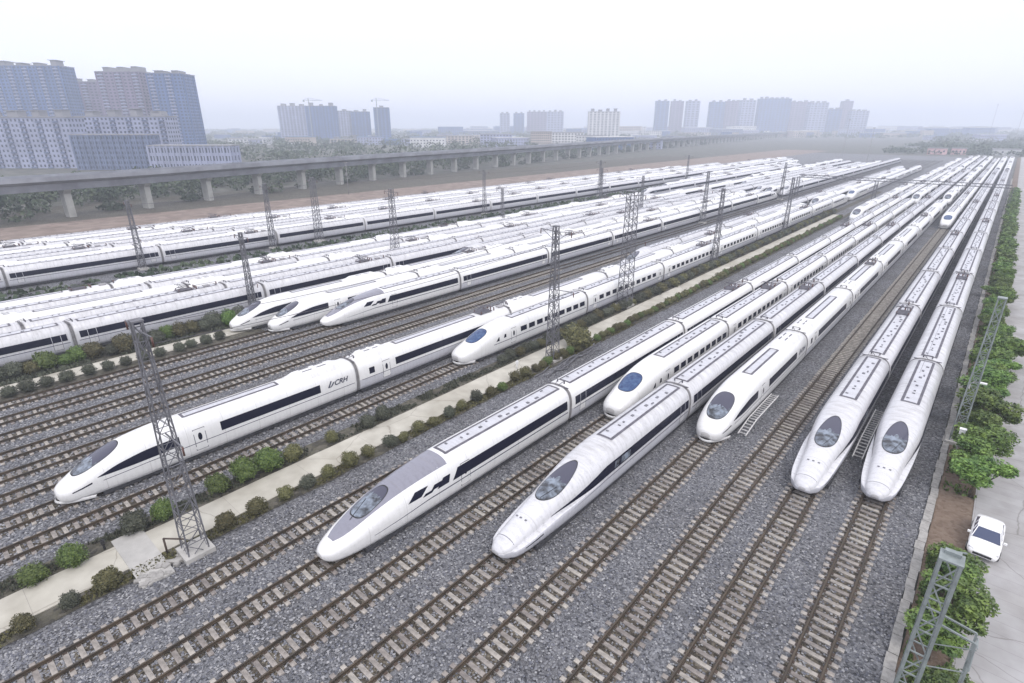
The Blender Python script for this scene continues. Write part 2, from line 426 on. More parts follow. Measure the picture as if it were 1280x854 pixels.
# ---------------------------------------------------------------- tracks
TRK_R = [-1.7, -6.1, -10.5, -15.1, -19.7, -24.2, -28.5, -32.8]
RAIL_TOP = 0.30
sl = MB(); 
sl.box((0, 0, 0.045), (2.55, 0.27, 0.11))
for sx_ in (-1.0, 1.0): sl.box((sx_ * 0.76, 0, 0.115), (0.36, 0.20, 0.05), 1)
SLEEPER = sl.mesh('sleeper', ['sleeper', 'rust_steel'])
def rail_mesh(y0, y1):
    m = MB(); L = y1 - y0
    m.box((0, L / 2, 0.125), (0.17, L, 0.03)); m.box((0, L / 2, 0.19), (0.05, L, 0.10)); m.box((0, L / 2, 0.27), (0.085, L, 0.06))
    return m.mesh('rail', 'rail_steel')
def track(x, y0, y1, s0, s1, label):
    """rails y0..y1, sleepers only where they show (s0..s1)"""
    t = empty('railway_track', (x, y0, 0), 0, label, 'railway track', 'tracks of the train yard')
    rm = rail_mesh(y0, y1)
    for s in (-1, 1):
        o = bpy.data.objects.new('rail', rm); COL.objects.link(o); o.parent = t; o.location = (s * 0.755, 0, 0)
    bed = MB(); ny = int((s1 - s0) / 1.0) + 1; rows = []
    for j in range(ny + 1):
        yy = s0 + (s1 - s0) * j / ny
        rows.append([(-1.02 + 0.22 * mnoise.noise(Vector((yy * 1.3, x, 0))), yy - y0, 0.012), (1.02 + 0.22 * mnoise.noise(Vector((yy * 1.3, x, 5))), yy - y0, 0.012)])
    bed.grid(rows, 0, False, flip=True)
    bed.build('trackbed', 'trackbed', t)
    ys = []; yy = s0
    while yy < s1: ys.append(yy); yy += 0.66
    for i, yy in enumerate(ys[:100]):
        o = bpy.data.objects.new('sleeper', SLEEPER); COL.objects.link(o); o.parent = t
        o.location = (random.uniform(-0.05, 0.05), yy - y0 + random.uniform(-0.03, 0.03), random.uniform(-0.012, 0.006))
        o.rotation_euler = (0, 0, random.uniform(-0.015, 0.015))
    if ys[100:]:
        m = MB()
        for yy in ys[100:]:
            m.box((random.uniform(-0.05, 0.05), yy - y0, 0.045), (2.55, 0.27, 0.11))
        o = m.build('sleepers', 'sleeper', t); o['kind'] = 'stuff'
TL = [('empty-ended rusty track under the rightmost train, beside the stone kerb', -1.95, 12, 60),
      ('track in front of the second train from the right kerb', -6.45, 8, 56),
      ('long empty track between the laddered train and the second train from the right', -10.5, 5, 200),
      ('track in front of the short-nosed white train with the ladder beside it', -15.45, 3, 60),
      ('track in front of the longest lilac nose in the middle of the photo', -19.85, -1, 40),
      ('track in front of the white train with blue windscreen behind two longer noses', -24.4, -4, 60),
      ('track in front of the grey-roofed streamlined train', -28.5, -8, 30),
      ('empty track running beside the round shrubs of the pale path', -32.8, -12, 200),
      ('empty track left of the pale path, leading to the blue-windscreened duckbill train', -45.7, -10, 58),
      ('track in front of the leftmost foreground train', -49.6, -10, 20),
      ('first empty track beyond the leftmost foreground train', -53.5, -10, 110),
      ('second empty track beyond the leftmost foreground train', -57.4, -10, 250),
      ('third empty track beyond the leftmost foreground train', -61.4, -10, 250),
      ('track crossing in front of three parked noses, nearest them but one', -65.6, -10, 90),
      ('track leading to the grey-topped nose of the parked trio', -69.8, -10, 52),
      ('track beside the trimmed bushes, leading to the middle nose of the trio', -74.0, -10, 45)]
for lab, x, s0, s1 in TL:
    track(x, s0 - 4, 600, s0, s1, lab)

# ---------------------------------------------------------------- trains
def lerp_tab(tab, y):
    """smooth monotone interpolation through (y, value) points"""
    if y <= tab[0][0]: return tab[0][1]
    if y >= tab[-1][0]: return tab[-1][1]
    for i in range(len(tab) - 1):
        a, b = tab[i], tab[i + 1]
        if y <= b[0]:
            h = b[0] - a[0]; t = (y - a[0]) / h
            def slope(k):
                if k <= 0 or k >= len(tab) - 1:
                    kk = 0 if k <= 0 else len(tab) - 2
                    return (tab[kk + 1][1] - tab[kk][1]) / (tab[kk + 1][0] - tab[kk][0])
                s0 = (tab[k][1] - tab[k - 1][1]) / (tab[k][0] - tab[k - 1][0]); s1 = (tab[k + 1][1] - tab[k][1]) / (tab[k + 1][0] - tab[k][0])
                return 0.0 if s0 * s1 <= 0 else 2 * s0 * s1 / (s0 + s1)
            m0, m1 = slope(i), slope(i + 1)
            t2, t3 = t * t, t * t * t
            return (2 * t3 - 3 * t2 + 1) * a[1] + (t3 - 2 * t2 + t) * h * m0 + (-2 * t3 + 3 * t2) * b[1] + (t3 - t2) * h * m1
ROOF_Z, BOT_Z, HALF_W, SHOULD_Z = 3.95, 0.52, 1.68, 1.75
class Body:
    def __init__(self, W, T, B, E=((0, 0), (1, 0)), N=((0, 2.1), (10, 3.1)), L=26.2):
        self.W, self.T, self.B, self.E, self.N, self.L = W, T, B, E, N, L
    def prm(self, y):
        W, T, B = lerp_tab(self.W, y), lerp_tab(self.T, y), lerp_tab(self.B, y)
        E, n = lerp_tab(self.E, y), lerp_tab(self.N, y)
        zs = min(SHOULD_Z, B + 0.5 * (T - B))
        return W, T, B, E, n, zs
    def section(self, y, side, na=14):
        """points of one half, bottom centre -> top centre"""
        W, T, B, E, n, zs = self.prm(y)
        pts = [(0, B), (W * 0.80, B), (W * 0.90, B + 0.08 * (zs - B)), (W * 0.955, B + 0.3 * (zs - B)), (W * 0.99, B + 0.65 * (zs - B)), (W, zs), (W - E * 0.25, zs + 0.04 * (E > 0.01)), (W - E, zs + 0.05 * (E > 0.01))]
        Wu = W - E
        for k in range(1, na + 1):
            a = math.pi / 2 * k / na
            ca, sa = math.cos(a), math.sin(a)
            pts.append((Wu * max(ca, 0) ** (2 / n), zs + 0.05 * (E > 0.01) + (T - zs - 0.05 * (E > 0.01)) * sa ** (2 / n)))
        return [Vector((side * p[0], y, p[1])) for p in pts]
    def roof(self, y, x):
        W, T, B, E, n, zs = self.prm(y)
        z0 = zs + 0.05 * (E > 0.01); q = min(abs(x) / max(W - E, 1e-4), 0.999)
        return Vector((x, y, z0 + (T - z0) * (1 - q ** n) ** (1 / n)))
    def side(self, y, z, s):
        W, T, B, E, n, zs = self.prm(y)
        z0 = zs + 0.05 * (E > 0.01)
        if z >= z0:
            q = min((z - z0) / max(T - z0, 1e-4), 0.999)
            return Vector((s * (W - E) * (1 - q ** n) ** (1 / n), y, z))
        tab = [(B, W * 0.80), (B + 0.08 * (zs - B), W * 0.90), (B + 0.3 * (zs - B), W * 0.955), (B + 0.65 * (zs - B), W * 0.99), (zs, W)]
        z = max(z, B)
        for a, b in zip(tab[:-1], tab[1:]):
            if z <= b[0]: return Vector((s * (a[1] + (b[1] - a[1]) * (z - a[0]) / (b[0] - a[0])), y, z))
        return Vector((s * W, y, z))
    def normal(self, f, u, v, du=0.04, dv=0.03):
        a = f(u + du, v) - f(u - du, v); b = f(u, v + dv) - f(u, v - dv)
        n = a.cross(b)
        return n.normalized() if n.length > 1e-9 else Vector((0, 0, 1))
    def roof_off(self, y, x, off):
        n = self.normal(lambda a, b: self.roof(a, b), y, x)
        if n.z < 0: n = -n
        return self.roof(y, x) + n * off
    def side_off(self, y, z, s, off):
        n = self.normal(lambda a, b: self.side(a, b, s), y, z, 0.05, 0.02)
        if n.x * s < 0: n = -n
        return self.side(y, z, s) + n * off
    def hull(self, ys, name, mats, cap0=False, cap1=True):
        mb = MB(); rows = []
        for y in ys:
            r = self.section(y, 1); l = self.section(y, -1)
            rows.append(r + l[::-1][1:])
        lower = 5
        n = len(rows[0])
        vs = [p for r in rows for p in r]
        o = len(mb.v); mb.v.extend([tuple(p) for p in vs])
        for i in range(len(rows) - 1):
            for j in range(n - 1):
                mb.f.append((i * n + j, i * n + j + 1, (i + 1) * n + j + 1, (i + 1) * n + j))
                jj = min(j, n - 2 - j)
                mb.mi.append(1 if jj < 5 else 0); mb.smooth.append(jj > 0 and jj not in (5, 6))
        if cap0: mb.f.append(tuple(range(n))); mb.mi.append(0); mb.smooth.append(True)
        if cap1: mb.f.append(tuple(len(rows) * n - n + k for k in range(n))[::-1]); mb.mi.append(2); mb.smooth.append(False)
        m = mb.mesh(name, mats)
        bm = bmesh.new(); bm.from_mesh(m)
        bmesh.ops.remove_doubles(bm, verts=bm.verts, dist=1e-4)
        bmesh.ops.recalc_face_normals(bm, faces=bm.faces)
        bm.to_mesh(m); bm.free()
        return m
    def side_strip(self, mb, y0, y1, zlo, zhi, s, off=0.012, mi=0, sl0=0.0, sl1=0.0, nz=4, step=0.5):
        """a patch lying on the car side between two height curves, ends slanted by sl"""
        fl = zlo if callable(zlo) else (lambda y, c=zlo: c)
        fh = zhi if callable(zhi) else (lambda y, c=zhi: c)
        ny = max(2, int((y1 - y0) / step))
        rows = []
        for i in range(ny + 1):
            t = i / ny; row = []
            for k in range(nz + 1):
                q = k / nz
                ya, yb = y0 + sl0 * q, y1 + sl1 * q
                y = ya + (yb - ya) * t
                z = fl(y) + (fh(y) - fl(y)) * q
                row.append(self.side_off(y, z, s, off))
            rows.append(row)
        mb.grid(rows, mi, True, flip=(s < 0))
    def roof_strip(self, mb, y0, y1, x0, x1, off=0.012, mi=0, nx=3, step=0.8):
        f0 = x0 if callable(x0) else (lambda y, c=x0: c)
        f1 = x1 if callable(x1) else (lambda y, c=x1: c)
        ny = max(1, int((y1 - y0) / step)); rows = []
        for i in range(ny + 1):
            y = y0 + (y1 - y0) * i / ny
            rows.append([self.roof_off(y, f0(y) + (f1(y) - f0(y)) * k / nx, off) for k in range(nx + 1)])
        mb.grid(rows, mi, True)
    def egg(self, mb, yc, a_front, a_back, b, off, mi_glass, mi_rear, mi_rim, power=2.0, rim=0.1, split=0.1, x_skew=0.0):
        """windscreen: polar patch on the roof surface"""
        NR, NT = 7, 40
        ring = []
        for k in range(NR + 1):
            r = [0, .25, .5, .7, .88, 1 - rim * 0.2, 1.0, 1.0 + rim][k] if True else 0
            row = []
            for t in range(NT + 1):
                th = 2 * math.pi * t / NT
                c, s = math.cos(th), math.sin(th)
                c2 = math.copysign(abs(c) ** (2 / power), c); s2 = math.copysign(abs(s) ** (2 / power), s)
                dy = -c2 * (a_front if c > 0 else a_back)
                bb = b * (1 + x_skew * c2)
                y, x = yc + dy * r, s2 * bb * r
                W, T, B, E, n, zs = self.prm(y)
                x = max(-(W - E) * 0.93, min((W - E) * 0.93, x))
                row.append((self.roof_off(y, x, off), dy * r))
            ring.append(row)
        for k in range(NR):
            for t in range(NT):
                q = [ring[k][t], ring[k][t + 1], ring[k + 1][t + 1], ring[k + 1][t]]
                dy = sum(p[1] for p in q) / 4
                mi = mi_rim if k == NR - 1 else (mi_glass if dy < split else mi_rear)
                mb.add([p[0] for p in q], [(3, 2, 1, 0)] if k else [(3, 2, 1)], mi, False)
COACH = Body(W=((0, 1.58), (0.35, HALF_W), (24.6, HALF_W), (25.0, 1.58)), T=((0, 3.86), (0.4, ROOF_Z), (24.6, ROOF_Z), (25, 3.86)), B=((0, BOT_Z), (25, BOT_Z)), N=((0, 3.1), (25, 3.1)), L=25.0)
# long tapering streamlined nose (lilac trains and the grey-roofed one)
LONG = Body(W=((0, 0.18), (0.12, 0.42), (0.35, 0.62), (0.6, 0.76), (1.0, 1.06), (2.2, 1.32), (4.0, 1.48), (7.0, 1.63), (10.5, HALF_W), (26, HALF_W), (26.2, 1.60)),
            T=((0, 1.18), (0.12, 1.36), (0.4, 1.53), (1.0, 1.77), (2.2, 2.12), (4.0, 2.62), (6.0, 3.08), (8.0, 3.46), (10.5, 3.80), (13, ROOF_Z), (26, ROOF_Z), (26.2, 3.88)),
            B=((0, 0.98), (0.2, 0.74), (0.6, 0.58), (1.5, BOT_Z), (26.2, BOT_Z)),
            E=((0, 0.0), (0.6, 0.02), (1.0, 0.22), (2.2, 0.36), (4.5, 0.36), (7.0, 0.20), (9.0, 0.04), (10.5, 0.0), (26.2, 0)), N=((0, 2.0), (5, 2.2), (12, 3.1)))
GREY = Body(W=((0, 0.22), (0.12, 0.46), (0.4, 0.74), (1.0, 1.02), (2.2, 1.32), (4.0, 1.54), (6.5, 1.65), (9.5, HALF_W), (26, HALF_W), (26.2, 1.60)),
            T=((0, 1.20), (0.12, 1.38), (0.4, 1.56), (1.0, 1.83), (2.2, 2.32), (4.0, 2.96), (6.0, 3.48), (8.0, 3.76), (10.5, 3.93), (13, ROOF_Z), (26, ROOF_Z), (26.2, 3.88)),
            B=((0, 0.95), (0.2, 0.74), (0.6, 0.58), (1.5, BOT_Z), (26.2, BOT_Z)), N=((0, 2.0), (5, 2.2), (12, 3.1)))
# rounder nose with a big windscreen
ROUND = Body(W=((0, 0.30), (0.10, 0.62), (0.35, 0.95), (0.9, 1.24), (1.8, 1.44), (3.2, 1.58), (5.5, HALF_W), (26, HALF_W), (26.2, 1.60)),
             T=((0, 1.20), (0.10, 1.44), (0.35, 1.66), (0.9, 1.98), (1.8, 2.52), (3.0, 3.12), (4.3, 3.56), (6.0, 3.83), (8.0, ROOF_Z), (26, ROOF_Z), (26.2, 3.88)),
             B=((0, 0.90), (0.2, 0.62), (0.6, 0.50), (1.4, 0.46), (26.2, BOT_Z)), N=((0, 2.1), (3, 2.3), (8, 3.1)))
# duckbill nose with blue windscreen
DUCK = Body(W=((0, 0.35), (0.10, 0.72), (0.35, 1.02), (0.9, 1.27), (1.8, 1.43), (3.5, 1.56), (6.5, HALF_W), (26, HALF_W), (26.2, 1.60)),
            T=((0, 1.35), (0.10, 1.58), (0.35, 1.80), (0.9, 2.10), (2.0, 2.45), (3.0, 2.82), (4.3, 3.30), (6.0, 3.68), (8.5, 3.90), (10, ROOF_Z), (26, ROOF_Z), (26.2, 3.88)),
            B=((0, 1.05), (0.15, 0.72), (0.5, 0.54), (1.4, 0.46), (26.2, BOT_Z)), N=((0, 2.2), (3, 2.4), (8, 3.1)))
YS_NOSE = [0, .05, .12, .22, .35, .5, .7, .95, 1.25, 1.6, 2, 2.4, 2.9, 3.4, 4, 4.6, 5.3, 6, 6.8, 7.6, 8.5, 9.5, 10.5, 11.5, 12.5, 14, 18, 22, 26, 26.2]
YS_COACH = [0, .15, .35, 8, 16, 24.6, 24.82, 25.0]

PIECES = {}          # shared meshes
def bogie_mesh():
    if 'bogie' not in PIECES:
        m = MB()
        for s in (-1, 1):
            m.box((s * 0.98, 0, 0.42), (0.14, 3.2, 0.22))
            for yy in (-1.25, 1.25):
                vs = []; N = 16
                for xx in (s * 0.70, s * 0.84):
                    for k in range(N): vs.append((xx, yy + 0.43 * math.cos(2 * math.pi * k / N), 0.73 + 0.43 * math.sin(2 * math.pi * k / N)))
                m.add(vs, [tuple(range(N)), tuple(range(2 * N - 1, N - 1, -1))] + [(k, N + k, N + (k + 1) % N, (k + 1) % N) for k in range(N)])
        m.box((0, 0, 0.60), (2.0, 0.5, 0.3))
        PIECES['bogie'] = m.mesh('bogie', 'underframe_shade')
    return PIECES['bogie']
def panto_mesh():
    if 'panto' not in PIECES:
        m = MB(); z = ROOF_Z
        m.box((0, 0, z + 0.10), (1.5, 2.2, 0.08))
        for s in (-1, 1):
            for yy in (-0.9, 0.9): m.bar((s * 0.65, yy, z), (s * 0.65, yy, z + 0.35), 0.07, 1, 8)
            m.bar((s * 0.5, -0.9, z + 0.4), (s * 0.2, 1.1, z + 0.75), 0.045)
            m.bar((s * 0.2, 1.1, z + 0.75), (s * 0.45, -0.7, z + 0.95), 0.035)
            m.bar((s * 0.5, 0.9, z + 0.38), (s * 0.55, -1.0, z + 0.40), 0.04)
        for yy in (-0.85, -0.5): m.tube([(-0.9, yy, z + 0.80), (-0.65, yy, z + 0.98), (0.65, yy, z + 0.98), (0.9, yy, z + 0.80)], 0.035)
        for k in range(3): m.bar((-0.6 + 0.6 * k, 1.6, z), (-0.6 + 0.6 * k, 1.6, z + 0.42), 0.09, 1, 8)
        m.bar((-0.6, 1.6, z + 0.42), (0.6, 1.6, z + 0.42), 0.04)
        m.bar((0, 1.6, z + 0.42), (0, 4.8, z + 0.38), 0.035)
        m.bar((0, 4.8, z), (0, 4.8, z + 0.42), 0.09, 1, 8)
        m.box((0.2, 3.2, z + 0.09), (0.7, 0.9, 0.22), 2)
        PIECES['panto'] = m.mesh('pantograph', ['roof_line', 'insulator', 'post_grey'])
    return PIECES['panto']
def text_mesh(body_s, size, shear=0.25):
    cu = bpy.data.curves.new('lettering', 'FONT'); cu.body = body_s; cu.size = size; cu.shear = shear; cu.offset = 0.018
    o = bpy.data.objects.new('lettering', cu); COL.objects.link(o)
    dg = bpy.context.evaluated_depsgraph_get()
    m = bpy.data.meshes.new_from_object(o.evaluated_get(dg)); bpy.data.objects.remove(o)
    m.materials.clear(); m.materials.append(MATS['stripe_dark'])
    return m

def link(name, mesh, parent, loc=(0, 0, 0), rot=(0, 0, 0)):
    o = bpy.data.objects.new(name, mesh); COL.objects.link(o); o.parent = parent; o.location = loc; o.rotation_euler = rot
    return o

def door_mesh(B, y0, key, s, oval=True, w=0.9):
    m = MB()
    B.side_strip(m, y0 - w / 2 - 0.05, y0 + w / 2 + 0.05, 1.00, 3.02, s, 0.006, 1, step=0.3)
    B.side_strip(m, y0 - w / 2, y0 + w / 2, 1.05, 2.97, s, 0.011, 0, step=0.3)
    # glazed light in the door
    cy, cz, N = y0, 2.28, 14
    ry, rz = (0.17, 0.36) if oval else (0.2, 0.3)
    vs = [B.side_off(cy, cz, s, 0.016)] + [B.side_off(cy + ry * math.cos(2 * math.pi * k / N), cz + rz * math.sin(2 * math.pi * k / N), s, 0.016) for k in range(N)]
    m.add(vs, [(0, 1 + k, 1 + (k + 1) % N) for k in range(N)], 2)
    return m.mesh('door', ['paint_white' if key != 'lilac' else 'paint_lilac', 'seam', 'band_black'])
def half_door_mesh(B, y0, key, s, w=0.9):
    m = MB()
    B.side_strip(m, y0 - w / 2 - 0.05, y0 + w / 2 + 0.05, 0.98, 2.0, s, 0.006, 1, step=0.3)
    B.side_strip(m, y0 - w / 2, y0 + w / 2, 1.03, 2.0, s, 0.011, 0, step=0.3)
    B.side_strip(m, y0 - w / 2 - 0.05, y0 - w / 2, 2.0, 2.95, s, 0.018, 2, step=0.3)
    B.side_strip(m, y0 + w / 2, y0 + w / 2 + 0.05, 2.0, 2.95, s, 0.018, 2, step=0.3)
    return m.mesh('door', ['paint_lilac' if key == 'lilac' else 'paint_white', 'seam', 'paint_lower'])
def strip_mesh(B, name, segs, mats, off=0.013):
    m = MB()
    for (y0, y1, z0, z1, s, mi, a, b) in segs: B.side_strip(m, y0, y1, z0, z1, s, off, mi, a, b)
    return m.mesh(name, mats)
def roof_channel_mesh(B, y0, y1, half=0.62, dots=True, lines=2):
    """long air-conditioning channel: two dark gutters closed by end bars, with small vents between"""
    m = MB()
    for s in (-1, 1): B.roof_strip(m, y0, y1, s * half - 0.11, s * half + 0.11, 0.014, 0, 1)
    for yy in (y0, y1): B.roof_strip(m, yy - 0.12, yy + 0.12, -half - 0.085, half + 0.085, 0.016, 0, 4, 0.24)
    B.roof_strip(m, y0 + 0.2, y1 - 0.2, -half + 0.14, half - 0.14, 0.008, 1, 3)
    if dots:
        rnd = random.Random(3)
        yy = y0 + 0.9
        while yy < y1 - 0.8:
            x = rnd.choice((-0.28, 0.0, 0.24)); z = B.roof(yy, x).z
            m.box((x, yy, z + 0.035), (rnd.uniform(0.12, 0.3), rnd.uniform(0.10, 0.45), 0.07), 2)
            yy += rnd.uniform(0.7, 1.5)
    return m.mesh('roof_channel', ['roof_line', 'paint_lower', 'roof_dark'])
def fairing_mesh(B, y0, y1, w=1.15, h=0.34):
    """raised roof fairing with slots"""
    m = MB(); rows = []
    n = 12
    for i in range(n + 1):
        t = i / n; y = y0 + (y1 - y0) * t
        f = min(1, min(t, 1 - t) / 0.18); f = f * f * (3 - 2 * f)
        row = []
        for k in range(11):
            q = -1 + k / 5; ww = w * (0.75 + 0.25 * f)
            row.append(Vector((q * ww, y, B.roof(y, q * ww).z + 0.01 + h * f * (1 - abs(q) ** 4))))
        rows.append(row)
    m.grid(rows, 0, True)
    for x in (-0.35, 0.3):
        for k in range(2):
            yy = y0 + (y1 - y0) * (0.36 + 0.26 * k)
            m.box((x, yy, B.roof(yy, x).z + h + 0.015), (0.14, (y1 - y0) * 0.17, 0.05), 1)
    return m.mesh('roof_fairing', ['paint_white', 'roof_dark'])

def make_head(kind):
    """prototype head car as a parentless tree"""
    B = {'lilac': LONG, 'grey': GREY, 'round': ROUND, 'duck': DUCK}[kind]
    paint = 'paint_lilac' if kind == 'lilac' else 'paint_white'
    hull = B.hull(YS_NOSE, 'head_car', [paint, 'paint_lower' if kind == 'lilac' else 'paint_white', 'rubber'], True)
    car = bpy.data.objects.new('head_car', hull); COL.objects.link(car)
    m = MB()
    if kind == 'lilac':
        B.egg(m, 6.5, 1.9, 2.6, 0.80, 0.012, 0, 1, 2, 2.0, 0.05, 0.35, 0.10)
        link('windscreen', m.mesh('windscreen', ['glass_cab', 'glass_dark', 'rubber']), car)
        top = lambda y: lerp_tab([(4.6, 1.86), (7.0, 2.15), (9.5, 2.62), (11.5, 2.88), (27, 2.88)], y)
        bot = lambda y: lerp_tab([(4.6, 1.82), (8.0, 1.90), (11.5, 2.02), (27, 2.02)], y)
        for s in (1, -1):
            link('window_band', strip_mesh(B, 'window_band', [(4.6, 25.85, bot, top, s, 0, 0, 0)], ['band_black']), car)
            link('stripe', strip_mesh(B, 'stripe', [(6.8, 25.8, lambda y: min(1.66, 1.45 + (y - 6.8) * 0.05), lambda y: min(1.74, 1.47 + (y - 6.8) * 0.06), s, 0, 0, 0)], ['stripe_dark']), car)
            link('side_window', strip_mesh(B, 'side_window', [(12.2, 12.9, 2.15, 2.72, s, 0, 0.1, 0.1), (13.2, 14.6, 2.15, 2.72, s, 0, 0.1, 0.1)], ['glass_cab'], 0.02), car)
            link('headlamp', strip_mesh(B, 'headlamp', [(1.7, 3.4, lambda y: 1.00 + (y - 1.7) * 0.10, lambda y: 1.07 + (y - 1.7) * 0.13, s, 0, 0, 0)], ['band_black'], 0.014), car)
            link('door', half_door_mesh(B, 24.6, kind, s), car)
        m = MB(); m.bar(B.roof_off(4.75, 0.05, 0.04), B.roof_off(6.2, 0.42, 0.05), 0.018); link('wiper', m.mesh('wiper', 'rubber'), car)
        link('roof_channel', roof_channel_mesh(B, 13.2, 25.6), car)
        m = MB()
        for x in (-0.42, -0.05, 0.36):
            p = B.roof(2.7 + 0.1 * abs(x), x); m.box(p + Vector((0, 0, 0.015)), (0.16, 0.13, 0.035))
        link('nose_vent', m.mesh('nose_vent', 'roof_dark'), car)
        m = MB()     # seam of the coupler hatch
        B.roof_strip(m, 1.02, 1.06, -0.75, 0.75, 0.006, 0, 10, 0.04)
        link('coupler_hatch', m.mesh('coupler_hatch', 'seam'), car)
    elif kind == 'grey':
        m = MB()
        bw = lambda y: lerp_tab([(0.9, 0.30), (1.6, 0.62), (3.0, 0.86), (5.5, 1.06), (10.4, 1.30)], y)
        B.roof_strip(m, 0.95, 10.4, lambda y: -bw(y), bw, 0.008, 0, 12, 0.35)
        link('nose_panel', m.mesh('nose_panel', 'paint_grey'), car)
        m = MB()
        B.egg(m, 4.1, 1.25, 1.5, 0.72, 0.016, 0, 1, 2, 2.8, 0.07, 0.7, 0.06)
        link('windscreen', m.mesh('windscreen', ['glass_cab', 'glass_dark', 'rubber']), car)
        m = MB()
        m.bar(B.roof_off(2.5, 0.1, 0.05), B.roof_off(4.2, -0.35, 0.05), 0.02)
        link('wiper', m.mesh('wiper', 'rubber'), car)
        for s in (1, -1):
            for (a, b, z0, z1, l0, l1) in ((6.3, 7.5, 2.25, 2.80, 0.75, 0.75), (7.6, 8.5, 2.10, 2.30, 0.3, 0.3), (8.4, 9.2, 2.25, 2.60, 0.4, 0.4), (9.0, 10.2, 2.1, 2.75, 0.7, 0.2)):
                link('side_window', strip_mesh(B, 'side_window', [(a, b, z0, z1, s, 0, l0, l1)], ['band_black']), car)
            link('window_band', strip_mesh(B, 'window_band', [(10.6, 25.7, 2.02, 2.90, s, 0, 0.6, 0)], ['band_black']), car)
            link('stripe', strip_mesh(B, 'stripe', [(3.4, 25.8, lambda y: min(1.62, 1.30 + (y - 3.4) * 0.07), lambda y: min(1.72, 1.33 + (y - 3.4) * 0.08), s, 0, 0, 0)], ['stripe_dark']), car)
            link('door', door_mesh(B, 12.0, kind, s), car)
        link('roof_channel', roof_channel_mesh(B, 10.9, 25.6), car)
    elif kind == 'round':
        m = MB()
        B.egg(m, 2.9, 1.55, 1.75, 0.94, 0.012, 0, 1, 2, 2.5, 0.05, -0.15, -0.05)
        link('windscreen', m.mesh('windscreen', ['glass_cab', 'glass_dark', 'rubber']), car)
        top = lambda y: lerp_tab([(2.6, 1.98), (4.2, 2.50), (6.5, 2.84), (8.6, 2.90)], y)
        bot = lambda y: lerp_tab([(2.6, 1.94), (5, 1.98), (8.6, 2.06)], y)
        for s in (1, -1):
            link('side_window', strip_mesh(B, 'side_window', [(2.6, 8.6, bot, top, s, 0, 0, 0)], ['band_black']), car)
            link('window_band', strip_mesh(B, 'window_band', [(12.0, 21.9, 2.06, 2.90, s, 0, 0, 0)], ['band_black']), car)
            link('door', door_mesh(B, 10.2, kind, s), car)
            link('stripe', strip_mesh(B, 'stripe', [(2.9, 25.9, lambda y: min(1.70, 1.55 + (y - 2.9) * 0.05), lambda y: min(1.76, 1.60 + (y - 2.9) * 0.05), s, 0, 0, 0)], ['stripe_dark']), car)
            # headlamp slit, swept back
            link('headlamp', strip_mesh(B, 'headlamp', [(0.9, 2.2, lambda y: 1.25 + (y - 0.9) * 0.26, lambda y: 1.33 + (y - 0.9) * 0.30, s, 0, 0, 0)], ['band_black'], 0.016), car)
        # lettering and swoosh on the flank near the car end
        tm = TEXT_CRH
        o = link('lettering', tm, car, (B.side(23.9, 2.35, 1).x + 0.03, 23.45, 2.30), (R(90), 0, R(90)))
        m = MB()
        for k, (dy, h) in enumerate(((0, 0.58), (0.22, 0.40))):
            B.side_strip(m, 22.75 + dy * 1.3, 22.93 + dy * 1.3, 2.30, 2.30 + h, 1, 0.02, 0, 0.35, 0.35)
        B.side_strip(m, 22.75, 23.15, 2.24, 2.33, 1, 0.02, 0, 0, 0)
        link('emblem', m.mesh('emblem', 'stripe_dark'), car)
        link('roof_channel', roof_channel_mesh(B, 9.6, 18.2, 0.42, False), car)
        link('roof_fairing', fairing_mesh(B, 19.2, 25.4), car)
        m = MB()   # bumper lip
        rows = []
        for k in range(21):
            t = -1 + k / 10; y = 2.3 * abs(t) ** 2.2
            W = lerp_tab(B.W, max(y, 0.02)) * 0.98
            x = math.copysign(min(abs(t) * 1.55, W + 0.1), t)
            rows.append([(x, y - 0.10 + 0.05, 0.62), (x * 1.02, y - 0.16, 0.50), (x, y - 0.02, 0.36)])
        m.grid(rows, 0, True)
        link('bumper', m.mesh('bumper', 'paint_white'), car)
    elif kind == 'duck':
        m = MB()
        B.egg(m, 3.6, 1.35, 1.45, 0.92, 0.012, 0, 0, 1, 2.7, 0.05, 5, -0.08)
        link('windscreen', m.mesh('windscreen', ['glass_blue', 'rubber']), car)
        for s in (1, -1):
            link('side_window', strip_mesh(B, 'side_window', [(5.6, 6.2, 2.0, 2.5, s, 0, 0.5, 0.0)], ['band_black']), car)
            link('side_window', strip_mesh(B, 'side_window', [(7.0, 7.5, 2.15, 2.6, s, 0, 0.2, 0.0)], ['band_black']), car)
            link('door', door_mesh(B, 9.0, kind, s), car)
            yy = 10.4
            while yy < 24.6:
                link('window', strip_mesh(B, 'window', [(yy, yy + 1.25, 2.12, 2.78, s, 0, 0, 0)], ['band_black']), car)
                yy += 1.72
            link('stripe', strip_mesh(B, 'stripe', [(5.2, 25.9, 1.66, 1.74, s, 0, 0, 0)], ['stripe_dark']), car)
        link('roof_channel', roof_channel_mesh(B, 9.8, 25.4, 0.55), car)
        m = MB()
        rows = []
        for k in range(21):
            t = -1 + k / 10; y = 2.0 * abs(t) ** 2.4
            x = t * 1.5
            rows.append([(x, y - 0.02, 0.66), (x * 1.02, y - 0.14, 0.52), (x, y + 0.02, 0.36)])
        m.grid(rows, 0, True)
        link('bumper', m.mesh('bumper', 'paint_white'), car)
    if 'uf_h' not in PIECES: PIECES['uf_h'] = MB().box((0, 14.4, 0.40), (2.86, 23.4, 0.36)).mesh('underframe_shade', 'underframe_shade')  # dark box below the head car, contact shade put into its colour
    link('underframe_shade', PIECES['uf_h'], car)
    for yy in (4.4 if kind != 'lilac' else 5.6, 22.4): link('bogie', bogie_mesh(), car, (0, yy, 0))
    return car

